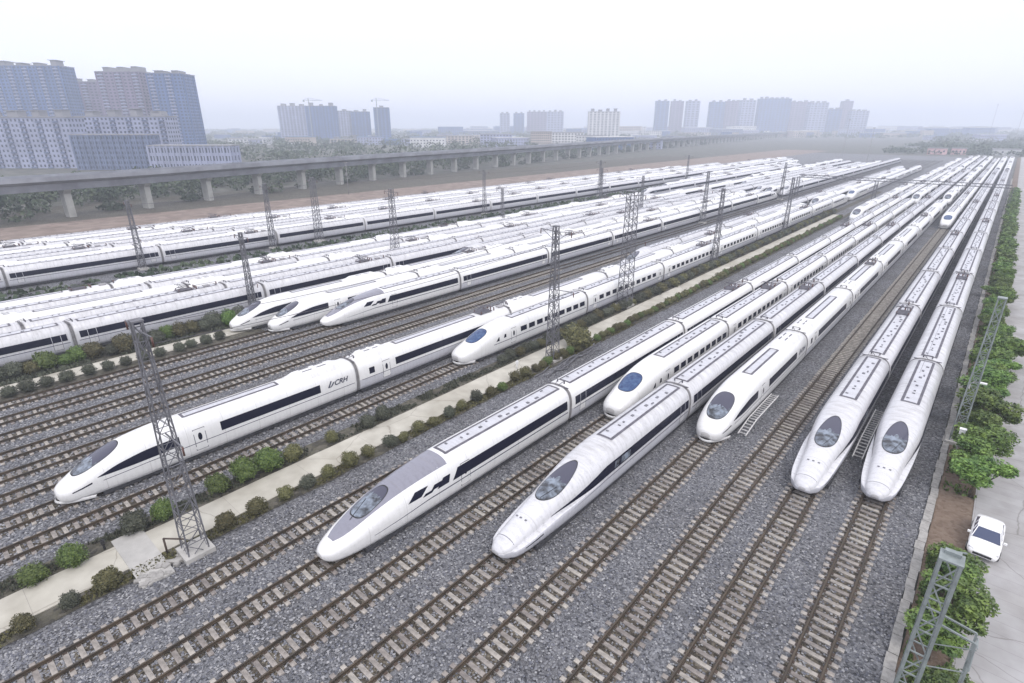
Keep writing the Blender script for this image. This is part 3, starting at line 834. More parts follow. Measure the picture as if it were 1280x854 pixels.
def make_coach(kind, variant=0, detail=True):
    B = COACH
    paint = 'paint_lilac' if kind == 'lilac' else 'paint_white'
    key = ('coach', kind)
    if key not in PIECES: PIECES[key] = B.hull(YS_COACH, 'coach', [paint, 'paint_lower', 'rubber'], True, True)
    car = bpy.data.objects.new('coach', PIECES[key]); COL.objects.link(car)
    for s in (1, -1):
        if kind in ('lilac', 'grey'):
            link('window_band', strip_mesh(B, 'window_band', [(0.5, 24.5, 2.02, 2.88, s, 0, 0, 0)], ['band_black']), car)
            if detail:
                link('stripe', strip_mesh(B, 'stripe', [(0.3, 24.7, 1.66, 1.74, s, 0, 0, 0)], ['stripe_dark']), car)
        elif kind == 'round':
            link('window_band', strip_mesh(B, 'window_band', [(4.9, 20.6, 2.06, 2.90, s, 0, 0, 0)], ['band_black']), car)
            if detail:
                link('window', strip_mesh(B, 'window', [(1.3, 2.0, 2.1, 2.8, s, 0, 0, 0)], ['band_black']), car)
                link('stripe', strip_mesh(B, 'stripe', [(0.3, 24.7, 1.70, 1.76, s, 0, 0, 0)], ['stripe_dark']), car)
        else:
            yy = 3.0
            while yy < 21.4:
                link('window', strip_mesh(B, 'window', [(yy, yy + 1.25, 2.12, 2.78, s, 0, 0, 0)], ['band_black'], 0.013), car)
                yy += 1.95
            link('stripe', strip_mesh(B, 'stripe', [(0.3, 24.7, 1.66, 1.74, s, 0, 0, 0)], ['stripe_dark']), car)
        if detail:
            dm_ = half_door_mesh if kind in ('lilac', 'grey') else door_mesh
            link('door', dm_(B, 3.6 if kind == 'round' else 1.85, kind, s), car)
            link('door', dm_(B, 23.4, kind, s), car)
    if kind == 'round':
        link('roof_channel', roof_channel_mesh(B, 6.0, 19.0, 0.42, False), car)
        link('roof_fairing', fairing_mesh(B, 0.6, 4.8), car)
    else:
        link('roof_channel', roof_channel_mesh(B, 0.9, 24.1), car)
    if variant:
        link('pantograph', panto_mesh(), car, (0, 19.5 if kind != 'round' else 21, 0))
    if detail:
        if 'uf_c' not in PIECES: PIECES['uf_c'] = MB().box((0, 12.5, 0.40), (2.86, 24.6, 0.36)).mesh('underframe_shade', 'underframe_shade')  # coach underside box, near-black so it paints in the contact shade
        link('underframe_shade', PIECES['uf_c'], car)
        for yy in (3.8, 21.2): link('bogie', bogie_mesh(), car, (0, yy, 0))
        m = MB(); rows = []
        for yy, sc_ in ((-0.36, .955), (-0.30, 1.0), (-0.2, .96), (-0.10, 1.0), (-0.03, .955)):
            r = [Vector((p.x * sc_, yy, 0.9 + (p.z - 0.9) * sc_ if p.z > 0.9 else p.z)) for p in B.section(1.0, 1)]
            rows.append(r + [Vector((-p.x, yy, p.z)) for p in r[::-1][1:]])
        m.grid(rows, 0, False)
        link('gangway', m.mesh('gangway', 'gangway_grey'), car)
        m = MB(); z = ROOF_Z
        for xx in (-0.45, 0.35): m.bar((xx, 0.35, z - 0.02), (xx, 0.35, z + 0.26), 0.07, 0, 8)
        m.bar((-0.45, 0.35, z + 0.26), (0.35, 0.35, z + 0.26), 0.035); m.bar((-1.25, -0.2, z - 0.12), (1.25, -0.2, z - 0.12 + 0.05), 0.05)
        m.bar((0.35, 0.35, z + 0.26), (0.35, -0.6, z + 0.20), 0.03); m.bar((-0.45, 0.35, z + 0.26), (0.0, -0.6, z + 0.18), 0.03)
        link('roof_jumper', m.mesh('roof_jumper', 'roof_line'), car)
    return car
TEXT_CRH = text_mesh('CRH', 0.78, 0.3)
LX = 0
PROTO = {}
for k in ('lilac', 'grey', 'round', 'duck'):
    PROTO[('head', k)] = make_head(k)
    for v in (0, 1):
        for d in (True, False): PROTO[('coach', k, v, d)] = make_coach(k, v, d)
def put_car(proto, parent, y, rz=0.0):
    c = copy_tree(proto, parent); c.location = (0, y, 0); c.rotation_euler = (0, 0, rz)
    return c
N_TRAIN = 0
def train(x, y0, kind, ncars, label, y_detail=260, nose=True, tail=True, group='trains parked in the yard', phase=0):
    """y0 = nose tip (or first coach end when the nose is out of the frame)"""
    t = empty('train', (x, y0, 0), 0, label, 'train', group)
    y = 0.0
    for i in range(ncars):
        if i == 0 and nose:
            put_car(PROTO[('head', kind)], t, 0); y = 26.55
        elif i == ncars - 1 and tail:
            put_car(PROTO[('head', kind)], t, y + 26.2, math.pi); y += 26.55
        else:
            v = 1 if (i + phase) % 3 == 2 else 0
            put_car(PROTO[('coach', kind, v, (y0 + y) < y_detail)], t, y); y += 25.35
    return y0 + y
# ---- right-hand fan of trains
train(-1.95, 44.6, 'lilac', 16, 'rightmost lilac-white streamlined train, its oval windscreen beside the stone kerb')
train(-6.45, 42.0, 'lilac', 16, 'lilac-white streamlined train parked just left of the rightmost one', phase=1)
train(-1.95, 455, 'round', 7, 'distant white train queued behind the rightmost train')
train(-6.45, 455, 'round', 7, 'distant white train queued behind the second train from the right')
train(-10.5, 199, 'duck', 16, 'white train whose small nose shows far up the long empty track', y_detail=240)
train(-15.45, 44.9, 'round', 8, 'round-nosed white train with dark windscreen and a ladder beside it')
train(-15.45, 262, 'round', 8, 'far white train queued behind the laddered round-nosed train')
train(-15.45, 476, 'round', 6, 'farthest white train on the laddered train\'s track')
train(-19.85, 21.2, 'lilac', 16, 'long-nosed lilac-white train in the centre foreground with black side band')
train(-19.85, 440, 'lilac', 8, 'far train queued behind the centre foreground lilac-white train')
train(-24.4, 43.0, 'duck', 8, 'white train with bright blue windscreen wedged between two longer trains', phase=1)
train(-24.4, 255, 'round', 8, 'far train queued behind the wedged blue-windscreen train')
train(-24.4, 465, 'round', 7, 'farthest train on the wedged blue-windscreen train\'s track')
train(-28.5, 13.4, 'grey', 16, 'streamlined white train with grey-purple nose top and roof panel')
train(-28.5, 430, 'lilac', 8, 'far train queued behind the grey-topped train')
train(-32.8, 196, 'round', 15, 'far white train whose nose stands beside the path hedge', phase=2)
# ---- beyond the path
train(-45.7, 42.2, 'duck', 8, 'duckbill white train with blue windscreen, square windows and path lamps beside it')
train(-45.7, 254, 'duck', 8, 'far train queued behind the duckbill train left of the path')
train(-49.6, 3.6, 'round', 8, 'leftmost foreground white train with black lettering on its flank', phase=1)
train(-49.6, 217, 'round', 8, 'far train queued behind the lettered leftmost foreground train')
train(-53.5, 92, 'lilac', 14, 'white train starting behind the duckbill train, nose hidden by its roof')
train(-69.8, 38.6, 'grey', 8, 'grey-topped sharp nose, rightmost of the three noses parked side by side', phase=2)
train(-69.8, 250, 'lilac', 12, 'far train queued behind the grey-topped nose of the trio')
train(-74.0, 33.0, 'round', 8, 'round-nosed white train, middle of the three noses parked side by side')
train(-74.0, 245, 'round', 10, 'far train queued behind the middle nose of the trio')
train(-78.3, 29.5, 'round', 8, 'round-nosed white train, leftmost of the three noses parked side by side', phase=1)
train(-78.3, 242, 'lilac', 9, 'far train queued behind the leftmost nose of the trio')
train(-82.7, 72.0, 'lilac', 16, 'white train between the trio and the long dark-banded row behind it')
# ---- group crossing the left edge of the frame
ROWB = [(-87.3, 'lilac', 17, 0), (-91.7, 'lilac', 9, 1), (-96.1, 'round', 17, 2), (-100.5, 'lilac', 9, 3), (-104.9, 'round', 9, 1)]
for i, (x, k, n, ph) in enumerate(ROWB):
    train(x, -12 - 4 * i, k, n, '%s train of the nearer row cut by the left frame edge, counted from the bushes' % ordw(i + 1).replace('first', 'front'), nose=False, phase=ph, y_detail=120)
ROWC = [(-132.3, 'lilac', 20, 0), (-136.7, 'round', 20, 2), (-141.1, 'lilac', 9, 1), (-145.5, 'lilac', 20, 3), (-149.9, 'round', 16, 2), (-154.3, 'lilac', 17, 1), (-158.7, 'round', 15, 0), (-163.1, 'lilac', 14, 2)]
for i, (x, k, n, ph) in enumerate(ROWC):
    train(x, -12 - 3 * i, k, n, '%s train of the farther row cut by the left frame edge, counted from the gravel' % ordw(i + 1).replace('first', 'front'), nose=False, phase=ph, y_detail=60)
# distant blocks between the two rows
for i, (x, y0, k, n) in enumerate([(-91.7, 262, 'lilac', 9), (-100.5, 300, 'round', 8), (-109.3, 200, 'lilac', 9), (-113.7, 230, 'round', 8), (-118.1, 260, 'lilac', 7), (-141.1, 250, 'round', 10), (-122.5, 290, 'round', 7)]):
    train(x, y0, k, n, 'far white train in the yard\'s distant left fan, %s from the middle tracks' % ordw(i + 1), y_detail=0, phase=i % 4)
def kill(o):
    for ch in list(o.children): kill(ch)
    bpy.data.objects.remove(o)
for p in PROTO.values(): kill(p)
#@@PART2@@
# ---------------------------------------------------------------- shrubs and trees
def leaf_ball(name, seed, n, size, rx=1.0, rz=0.9, mname='leaf_a', lump=0.17, core=0.80, drop=0.0):
    """trimmed shrub of unit radius: leaf-sized faces through the outer volume over a leafy inner mass"""
    rnd = random.Random(seed); m = MB()
    off = Vector((seed * 3.1, seed * 1.7, 0))
    def rad(d): return 1.0 + lump * 2.2 * mnoise.noise(d * 1.6 + off)
    # inner mass of larger faces
    N1, N2 = 12, 7
    rows = []
    for i in range(N2 + 1):
        ph = math.pi * i / N2; row = []
        for j in range(N1 + 1):
            th = 2 * math.pi * (j % N1) / N1
            d = Vector((math.sin(ph) * math.cos(th), math.sin(ph) * math.sin(th), math.cos(ph)))
            q = d * rad(d) * core
            row.append((q.x * rx, q.y * rx, max(-0.92, q.z) * rz + rz * 0.92))
        rows.append(row)
    m.grid(rows, 0, False)
    for _ in range(n):
        while True:
            d = Vector((rnd.uniform(-1, 1), rnd.uniform(-1, 1), rnd.uniform(-1, 1)))
            if 0.05 < d.length <= 1: break
        d.normalize()
        if rnd.random() < drop and mnoise.noise(d * 3 + off) < -0.05: continue
        r = rad(d) * (0.84 + 0.24 * rnd.random() ** 1.3)
        p = Vector((d.x * r * rx, d.y * r * rx, max(-0.9, d.z * r) * rz + rz * 0.92))
        t = Vector((rnd.gauss(0, 1), rnd.gauss(0, 1), rnd.gauss(0, 1))).normalized()
        nn = (d * 0.9 + t).normalized()
        u = nn.cross(Vector((0.3, 0.2, 1))).normalized(); w = nn.cross(u)
        s = size * rnd.uniform(0.6, 1.3); a = rnd.uniform(0, 6.28)
        u2 = u * math.cos(a) + w * math.sin(a); w2 = w * math.cos(a) - u * math.sin(a)
        m.add([p - u2 * s - w2 * s * 0.5, p + u2 * s * 0.2 - w2 * s * 0.8, p + u2 * s + w2 * s * 0.4, p - u2 * s * 0.2 + w2 * s * 0.8], [(0, 1, 2, 3)])
    return m.mesh(name, mname)
SHRUB = {}
for k, mn in (('green', 'leaf_a'), ('olive', 'leaf_b'), ('grey', 'leaf_c')):
    SHRUB[k] = [leaf_ball('foliage', 11 + i + 10 * len(SHRUB), 1300, 0.075, mname=mn) for i in range(2)]
    SHRUB[k + '_far'] = [leaf_ball('foliage', 31 + i, 260, 0.15, mname=mn, lump=0.2) for i in range(2)]
stem_mb = MB(); stem_mb.bar((0, 0, -0.1), (0, 0, 0.5), 0.05, 0, 6); STEM = stem_mb.mesh('stem', 'bark')
def shrub(x, y, r, kind, label, group, far=False, squash=1.0, shrink=1.0):
    t = empty('shrub', (x, y, 0.06), random.uniform(0, 6.28), label, 'shrub', group)
    o = link('foliage', random.choice(SHRUB[kind + ('_far' if far else '')]), t, (0, 0, 0.10 * r))
    r *= shrink
    o.scale = (r * random.uniform(.88, 1.12), r * random.uniform(.88, 1.15), r * squash * random.uniform(.8, 1.12)); o.rotation_euler = (random.uniform(-.12, .12), random.uniform(-.12, .12), 0)
    if not far:
        s = link('stem', STEM, t)
    return t
RROW = [(-37.2, -0.5, .62), (-37.1, 1.7, .56), (-37.1, 3.6, .86), (-37.2, 11.0, .75), (-37.2, 13.3, .70), (-37.2, 15.7, .66), (-37.2, 17.6, .68), (-37.2, 19.5, .64), (-37.2, 21.5, .74), (-37.3, 23.5, .68), (-37.2, 25.8, .70), (-36.9, 27.2, .58), (-37.2, 29.2, .68), (-37.0, 30.9, .60), (-37.0, 33.0, .70), (-37.2, 35.0, .66), (-37.4, 37.4, .74), (-37.1, 39.3, .60), (-37.0, 41.0, .62), (-37.5, 43.9, .72), (-37.4, 45.6, .74)]
kinds = ['olive', 'grey', 'olive', 'green', 'olive', 'olive', 'grey', 'olive', 'olive', 'olive', 'grey', 'olive', 'olive', 'olive', 'grey']
for i, (x, y, r) in enumerate(RROW):
    k = kinds[i % len(kinds)] if i != 3 else 'olive'
    shrub(x, y, r, k, '%s trimmed shrub, %s from the photo\'s bottom along the right edge of the pale path' % ({'olive': 'olive', 'grey': 'greyish', 'green': 'green'}[k], ordw(i + 1)), 'shrubs on the right edge of the pale path', shrink=0.9)
LROW = [(-41.3, 0.6, .72, 'green', 'dark green shrub near the bottom left corner, left of the pale path'), (-41.1, 2.8, .90, 'green', 'bright green spreading shrub just above the bottom left corner of the path'),
        (-41.8, 6.6, .80, 'grey', 'greyish dry shrub left of the path, below the nearest lattice mast'), (-41.9, 8.5, .78, 'green', 'leafy green shrub left of the path, next to the nearest lattice mast'),
        (-42.0, 12.4, .85, 'green', 'green shrub left of the path, first beyond the nearest lattice mast'), (-42.0, 14.7, 1.0, 'green', 'wide green shrub left of the path, between two others'),
        (-42.0, 16.7, 1.25, 'green', 'largest bright green shrub left of the pale path'), (-41.7, 18.7, .80, 'olive', 'olive shrub touching the largest green shrub\'s far side'),
        (-41.8, 22.6, .55, 'olive', 'small olive shrub standing alone left of the path'), (-41.6, 26.5, .80, 'grey', 'dark grey-green shrub left of the path, nearer of two dark ones'), (-41.8, 28.4, .74, 'grey', 'dark grey-green shrub left of the path, farther of two dark ones')]
for (x, y, r, k, l) in LROW: shrub(x, y, r, k, l, 'shrubs left of the pale path')
# hedge rows that run on up the path
n = 0; y = 47.5
while y < 205:
    n += 1
    r = random.uniform(0.50, 0.72)
    if n == 8: r = 1.9
    shrub(-37.5 + random.uniform(-0.15, 0.15) - (0.5 if n == 8 else 0), y, r, 'olive' if (n % 3) else 'green',
          ('big olive-green bush beside the second lattice mast' if n == 8 else 'hedge shrub right of the path, %s beyond the row of separate shrubs' % ordw(n)), 'hedge shrubs along the far path', far=(y > 80), squash=0.9)
    y += r * 1.75 + 0.35
n = 0; y = 47.0
while y < 215:
    n += 1
    r = random.uniform(0.7, 0.95)
    shrub(-42.1 + random.uniform(-0.3, 0.3), y, r, 'grey' if (n % 3) else 'olive', 'dark hedge shrub left of the path, %s beyond the duckbill nose' % ordw(n), 'dark hedge shrubs left of the far path', far=(y > 70), squash=0.85)
    y += r * 1.6 + 0.3
for i, (x, y, r) in enumerate([(-76.5, 4.9, .72), (-76.4, 6.5, .72), (-76.5, 8.2, .66), (-76.5, 10.1, .76), (-76.6, 12.3, .66), (-76.4, 14.0, .66), (-76.6, 16.0, .72), (-76.6, 18.0, .66), (-76.6, 19.8, .66), (-76.5, 22.0, .68), (-76.7, 23.6, .68), (-76.6, 25.4, .70), (-76.9, 27.4, .70)]):
    shrub(x, y, r, 'grey', 'dark boxy shrub, %s from the left frame edge in front of the farther path' % ordw(i + 1), 'trimmed shrubs in front of the farther path')
y = 3.0; n = 0
while y < 33:
    n += 1; r = random.uniform(0.85, 1.25)
    k = random.choice(['grey', 'grey', 'green', 'olive'])
    shrub(-82.3 + random.uniform(-0.5, 0.5), y, r, k, 'bushy shrub behind the farther path, %s from the left frame edge' % ordw(n), 'bushes between the farther path and the long train')
    y += r * 1.25 + 0.3
def ground_cover(name, x0, x1, y0, y1, n, size, mname, hmax, z=0.05):
    rnd = random.Random(int(x0 * 10)); m = MB()
    for _ in range(n):
        x, y = rnd.uniform(x0, x1), rnd.uniform(y0, y1)
        if mnoise.noise(Vector((x * 0.5, y * 0.35, 3))) < -0.12: continue
        s = size * rnd.uniform(0.5, 1.3); a = rnd.uniform(0, 6.28); h = rnd.uniform(0.02, hmax)
        dx, dy = math.cos(a) * s, math.sin(a) * s
        m.add([(x - dx, y - dy, z), (x + dx, y + dy, z), (x + dx * 0.5 + dy * 0.6, y + dy * 0.5 - dx * 0.6, z + h), (x - dx * 0.5 + dy * 0.6, y - dy * 0.5 - dx * 0.6, z + h)], [(0, 1, 2, 3)])
    o = m.build(name, mname); o['kind'] = 'stuff'
    return o
ground_cover('ground_cover', -37.8, -36.7, -8, 70, 9000, 0.09, 'leaf_b', 0.18)
ground_cover('ground_cover', -42.9, -41.4, -8, 70, 9000, 0.10, 'leaf_c', 0.28)
ground_cover('ground_cover', -84.4, -80.4, 0, 34, 6000, 0.14, 'leaf_c', 0.35)
ground_cover('grass', 1.9, 4.1, 10, 42, 7000, 0.09, 'leaf_a', 0.30, 0.02)
ground_cover('grass', 1.9, 4.1, 51, 260, 12000, 0.12, 'leaf_a', 0.35, 0.02)
ground_cover('weeds', -180, -167, 20, 130, 9000, 0.5, 'leaf_far', 0.9, -0.06)
ground_cover('weeds', -128, -116, 0, 330, 9000, 0.45, 'leaf_far', 0.8, 0.0)

def tree_meshes(seed, n, size, mname):
    rnd = random.Random(seed); m = MB()
    lobes = []
    for k in range(9):
        a = rnd.uniform(0, 6.28); rr = rnd.uniform(0.15, 0.75)
        lobes.append((Vector((math.cos(a) * rr, math.sin(a) * rr, rnd.uniform(-0.5, 0.55))), rnd.uniform(0.28, 0.50)))
    for _ in range(n):
        c, r = rnd.choice(lobes)
        d = Vector((rnd.gauss(0, 1), rnd.gauss(0, 1), rnd.gauss(0, 1))).normalized()
        p = c + d * r * (0.55 + 0.5 * rnd.random())
        if p.z < -0.95: continue
        nn = (d * 0.7 + Vector((rnd.gauss(0, 1), rnd.gauss(0, 1), rnd.gauss(0, 1) + 0.4)).normalized()).normalized()
        u = nn.cross(Vector((0.3, 0.2, 1))).normalized(); w = nn.cross(u)
        s = size * rnd.uniform(0.5, 1.3); a = rnd.uniform(0, 6.28)
        u2 = u * math.cos(a) + w * math.sin(a); w2 = w * math.cos(a) - u * math.sin(a)
        m.add([p - u2 * s - w2 * s * 0.35, p - w2 * s * 0.5, p + u2 * s * 1.1, p + w2 * s * 0.5], [(0, 1, 2, 3)])
    t = MB()
    t.bar((0, 0, -1.9), (0.03, 0.02, -0.7), 0.085, 0, 7, 0.06)
    for (c, r) in lobes: t.bar((0.03, 0.02, rnd.uniform(-1.2, -0.6)), c, 0.045, 0, 5, 0.012)
    return m.mesh('crown', mname), t.mesh('trunk', 'bark')
TREES = [tree_meshes(50 + i, 4200, 0.08, 'leaf_tree') for i in range(4)]
TREES_FAR = [tree_meshes(70 + i, 420, 0.20, 'leaf_tree') for i in range(3)]
def tree(x, y, r, h, label, group, far=False, name='tree'):
    t = empty(name, (x, y, 0.02), random.uniform(0, 6.28), label, 'tree', group)
    c, tr = random.choice(TREES_FAR if far else TREES)
    for nm, me in (('crown', c), ('trunk', tr)):
        o = link(nm, me, t, (0, 0, h * 0.64)); o.scale = (r * 1.1, r * 1.1, h * 0.36)
    return t
tr_spots = [(2.9, 26.5, 1.2, 1.7), (3.3, 29.0, 1.2, 2.2), (2.9, 31.7, 1.3, 2.4), (3.4, 34.6, 1.4, 2.7), (3.0, 37.2, 1.2, 2.4), (3.6, 39.8, 1.3, 2.4),
            (3.7, 51.3, 1.7, 3.6), (2.8, 54.2, 1.4, 3.0), (3.6, 57.6, 1.6, 3.4), (3.0, 61.0, 1.5, 3.2), (3.9, 64.3, 1.9, 3.8)]
nm = ['low bushy tree at the foot of the nearest lattice frame', 'small leafy tree just above the nearest lattice frame\'s foot', 'leafy tree right behind the nearest lattice frame', 'rounded green tree between the lattice frame and the white car',
      'green tree beside the white car\'s rear on the soil side', 'low green tree ending the clump next to the white car', 'tree with a long branch over the road, beyond the bare soil', 'small dark tree behind the white box on its post',
      'broad green tree beyond the white box', 'dense tree beside the tall right-hand lattice mast', 'widest bright green tree of the roadside row']
for (x, y, r, h), l in zip(tr_spots, nm): tree(x, y, r * 1.18, h * 1.15, l, 'roadside trees')
y, n = 67.6, 0
while y < 330:
    n += 1; r = random.uniform(1.7, 2.4) if y < 90 else random.uniform(1.1, 1.75); h = random.uniform(3.2, 4.6) if y < 90 else random.uniform(2.0, 3.4)
    tree((3.7 if y < 90 else 3.3) + random.uniform(-0.5, 0.7), y, r, h, 'roadside tree, %s past the widest bright green one towards the horizon' % ordw(n), 'roadside trees', far=(y > 140))
    y += r * random.uniform(0.9, 1.9)

# ---------------------------------------------------------------- lattice masts
def lattice(m, base, top, wb, wt, seg, rb, rd, rz=0.0):
    b, t = Vector(base), Vector(top)
    def cor(q, k):
        w = (wb + (wt - wb) * q) / 2; a = rz + math.pi / 4 + k * math.pi / 2
        return b.lerp(t, q) + Vector((math.cos(a) * w * 1.414, math.sin(a) * w * 1.414, 0))
    for k in range(4): m[0].bar(cor(0, k), cor(1, k), rb)
    for i in range(seg):
        q0, q1 = i / seg, (i + 1) / seg
        for k in range(4):
            m[1].bar(cor(q0, k), cor(q1, (k + 1) % 4), rd)
            if i % 2 == 0: m[1].bar(cor(q0, (k + 1) % 4), cor(q1, k), rd)
            m[1].bar(cor(q1, k), cor(q1, (k + 1) % 4), rd)
def mast(x, y, h, label, wb=1.15, wt=0.5, arms=True, mname='mast_grey', group='lattice catenary masts', seg=14, rb=0.075):
    t = empty('lattice_mast', (x, y, 0), 0, label, 'mast', group)
    for k in range(4):     # each corner leg a part
        m = MB(); a = math.pi / 4 + k * math.pi / 2
        m.bar((math.cos(a) * wb * .707, math.sin(a) * wb * .707, 0), (math.cos(a) * wt * .707, math.sin(a) * wt * .707, h), rb)
        m.build('leg', mname, t)
    mm = (MB(), MB()); lattice(mm, (0, 0, 0), (0, 0, h), wb, wt, seg, 0.01, rb * 0.55)
    mm[1].build('bracing', mname, t)
    m = MB(); m.box((0, 0, 0.15), (wb + 0.6, wb + 0.6, 0.4)); m.build('footing', 'concrete', t)
    m = MB(); m.box((0, 0, h + 0.04), (wt + 0.15, wt + 0.15, 0.1)); m.build('cap', mname, t)
    if arms:
        for (z, L, s) in ((h - 0.6, 2.2, 1), (h - 0.6, 2.2, -1), (h - 7.5, 2.8, 1)):
            m = MB()
            m.bar((0, 0, z), (s * L, 0, z + 0.15), 0.05); m.bar((0, 0, z - 1.1), (s * L * 0.9, 0, z + 0.1), 0.035)
            m.bar((s * L, 0, z + 0.15), (s * L, 0, z - 0.45), 0.06, 1, 8)
            m.build('cross_arm', [mname, 'insulator'], t)
    return t
MASTS = [(-36.4, 8.6, 16.9, 'tall grey lattice mast in the left foreground beside the pale path', 1.3, .5),
         (-38.0, 51.6, 16.7, 'lattice mast in the centre standing on the path before the duckbill train', 1.2, .5),
         (-42.6, 77.2, 18.2, 'wide lattice mast beside the big olive bush', 1.8, 1.3),
         (-43.3, 115.7, 15.5, 'slim lattice mast beyond the wide one, left of the far path', 1.1, .5),
         (-94.0, 71.0, 15.5, 'lattice mast rising behind the three parked noses', 1.5, .7),
         (-129.8, 34.3, 13.8, 'leaning-looking lattice mast at the upper left among the trains', 1.1, .5),
         (-129.3, 62.0, 14.9, 'left one of two lattice masts beside the gravel strip', 1.2, .6),
         (-129.0, 74.0, 15.5, 'right one of two lattice masts beside the gravel strip', 1.6, .9),
         (-104.0, 116.0, 11.5, 'slim lattice mast in the middle rows, left of the centre mast\'s top', 0.9, .45),
         (-129.0, 135.0, 14.0, 'far slim lattice mast beyond the long rows, upper centre', 1.1, .5),
         (-129.0, 205.0, 14.0, 'farthest lattice mast of the gravel strip', 1.1, .5),
         (-66.8, 165.0, 15.0, 'lattice mast on the dark track strip, upper centre right', 1.2, .5),
         (-85.1, 160.0, 13.0, 'slim far mast among the long dark-banded rows, centre', 1.0, .45),
         (-109.4, 175.0, 13.5, 'slim far mast at the back of the nearer left rows', 1.0, .45),
         (-66.8, 240.0, 14.0, 'far lattice mast on the dark track strip, beyond the nearer one', 1.1, .5),
         (-129.0, 290.0, 13.0, 'tiny lattice mast near the far end of the left rows', 1.0, .45),
         (-43.4, 165.0, 14.5, 'far slim mast left of the hedge-lined path', 1.0, .5),
         (-85.1, 36.0, 12.5, 'short slim mast behind the three parked noses, left part', 0.9, .4),
         (2.0, 60.5, 14.0, 'tall lattice mast standing in the hedge at the right', 0.8, .5)]
for (x, y, h, l, wb, wt) in MASTS: mast(x, y, h, l, wb, wt, mname='galv' if x > 0 else 'mast_grey', arms=(x < 0), rb=0.05 if x > 0 or y < 20 else 0.07)
# the big frame in the bottom right corner
t = empty('lattice_mast', (2.1, 27.2, 0), 0, 'grey-green lattice steel frame in the bottom right corner among bushes', 'mast')
H = 9.7
for (cx, cy) in ((-.36, -.36), (.36, -.36), (.36, .36), (-.36, .36)):
    m = MB(); m.box((cx, cy, H / 2), (0.13, 0.13, H)); m.build('leg', 'galv', t)
m = MB(); z = 0.2; k = 0
while z < H - 1.2:
    for (a, b) in (((-.36, -.36), (.36, -.36)), ((.36, -.36), (.36, .36)), ((.36, .36), (-.36, .36)), ((-.36, .36), (-.36, -.36))):
        if k % 2: a, b = b, a
        m.bar((*a, z), (*b, z + 1.35), 0.038)
        m.bar((*a, z + 1.35), (*b, z + 1.35), 0.045)
    z += 1.36; k += 1
m.build('bracing', 'galv', t)
m = MB(); m.box((0, 0, H + 0.05), (0.9, 0.85, 0.08)); m.box((0, 0.2, H + 0.18), (0.6, 0.25, 0.18)); m.bar((-0.4, 0.4, H), (0.45, 0.4, H + 0.28), 0.04); m.build('head_plate', 'galv', t)
m = MB()     # side portal leg
for s in (-.36, .36):
    m.bar((0.36, s, 6.4), (1.7, s, 6.2), 0.055); m.bar((1.7, s, 6.2), (1.85, s, 0), 0.06)
for k in range(4):
    z0 = 0.4 + k * 1.4
    m.bar((1.83, -.36, z0), (1.78, .36, z0 + 1.4), 0.03); m.bar((1.8, -.36, z0 + 1.4), (1.8, .36, z0 + 1.4), 0.03)
    m.bar((0.36, -.36, z0 + 0.6), (1.8, -.36, z0 + 1.3), 0.028)
m.build('side_leg', 'galv', t)

# portal gantry across the far right tracks
t = empty('portal_gantry', (0, 258, 0), 0, 'long portal gantry spanning the far right tracks', 'gantry')
m = MB(); xa, xb, Z = -66.0, 1.6, 7.6
for zz in (Z, Z + 1.0):
    for yy in (-0.4, 0.4): m.bar((xa, yy, zz), (xb, yy, zz), 0.15)
xx = xa
while xx < xb - 0.1:
    for yy in (-0.4, 0.4): m.bar((xx, yy, Z), (xx + 0.85, yy, Z + 1.0), 0.04); m.bar((xx + 0.85, yy, Z + 1.0), (xx + 1.7, yy, Z), 0.04)
    xx += 1.7
m.build('beam', 'mast_grey', t)
for xx in (xa, -38.0, xb):
    mm = (MB(), MB()); lattice(mm, (xx, 0, 0), (xx, 0, Z), 1.2, 0.9, 6, 0.08, 0.04)
    mm[0].v += []; o = mm[0].build('leg', 'mast_grey', t); b = mm[1].build('bracing', 'mast_grey', o)
for xx in (-3.9, -12.8, -21.9, -30.6):
    m = MB(); m.bar((xx, 0, Z), (xx, 0, Z - 2.0), 0.06); m.bar((xx, 0, Z - 1.8), (xx + 2.1, 0, Z - 1.1), 0.04); m.bar((xx, 0, Z - 1.8), (xx - 2.1, 0, Z - 1.1), 0.04)
    m.bar((xx, 0, Z), (xx + 2.1, 0, Z - 1.1), 0.03); m.bar((xx, 0, Z), (xx - 2.1, 0, Z - 1.1), 0.03)
    m.build('hanger', 'mast_grey', t)

# overhead wires
def wire(name, pts, r, label, cat='overhead wire', group='overhead wires'):
    m = MB(); m.tube(pts, r, 0, 3); o = m.build(name, 'roof_line'); tag(o, label, cat, group); return o
def sagline(x0, y0, x1, y1, z, sag, n=8):
    return [(x0 + (x1 - x0) * k / n, y0 + (y1 - y0) * k / n, z - sag * 4 * (k / n) * (1 - k / n)) for k in range(n + 1)]

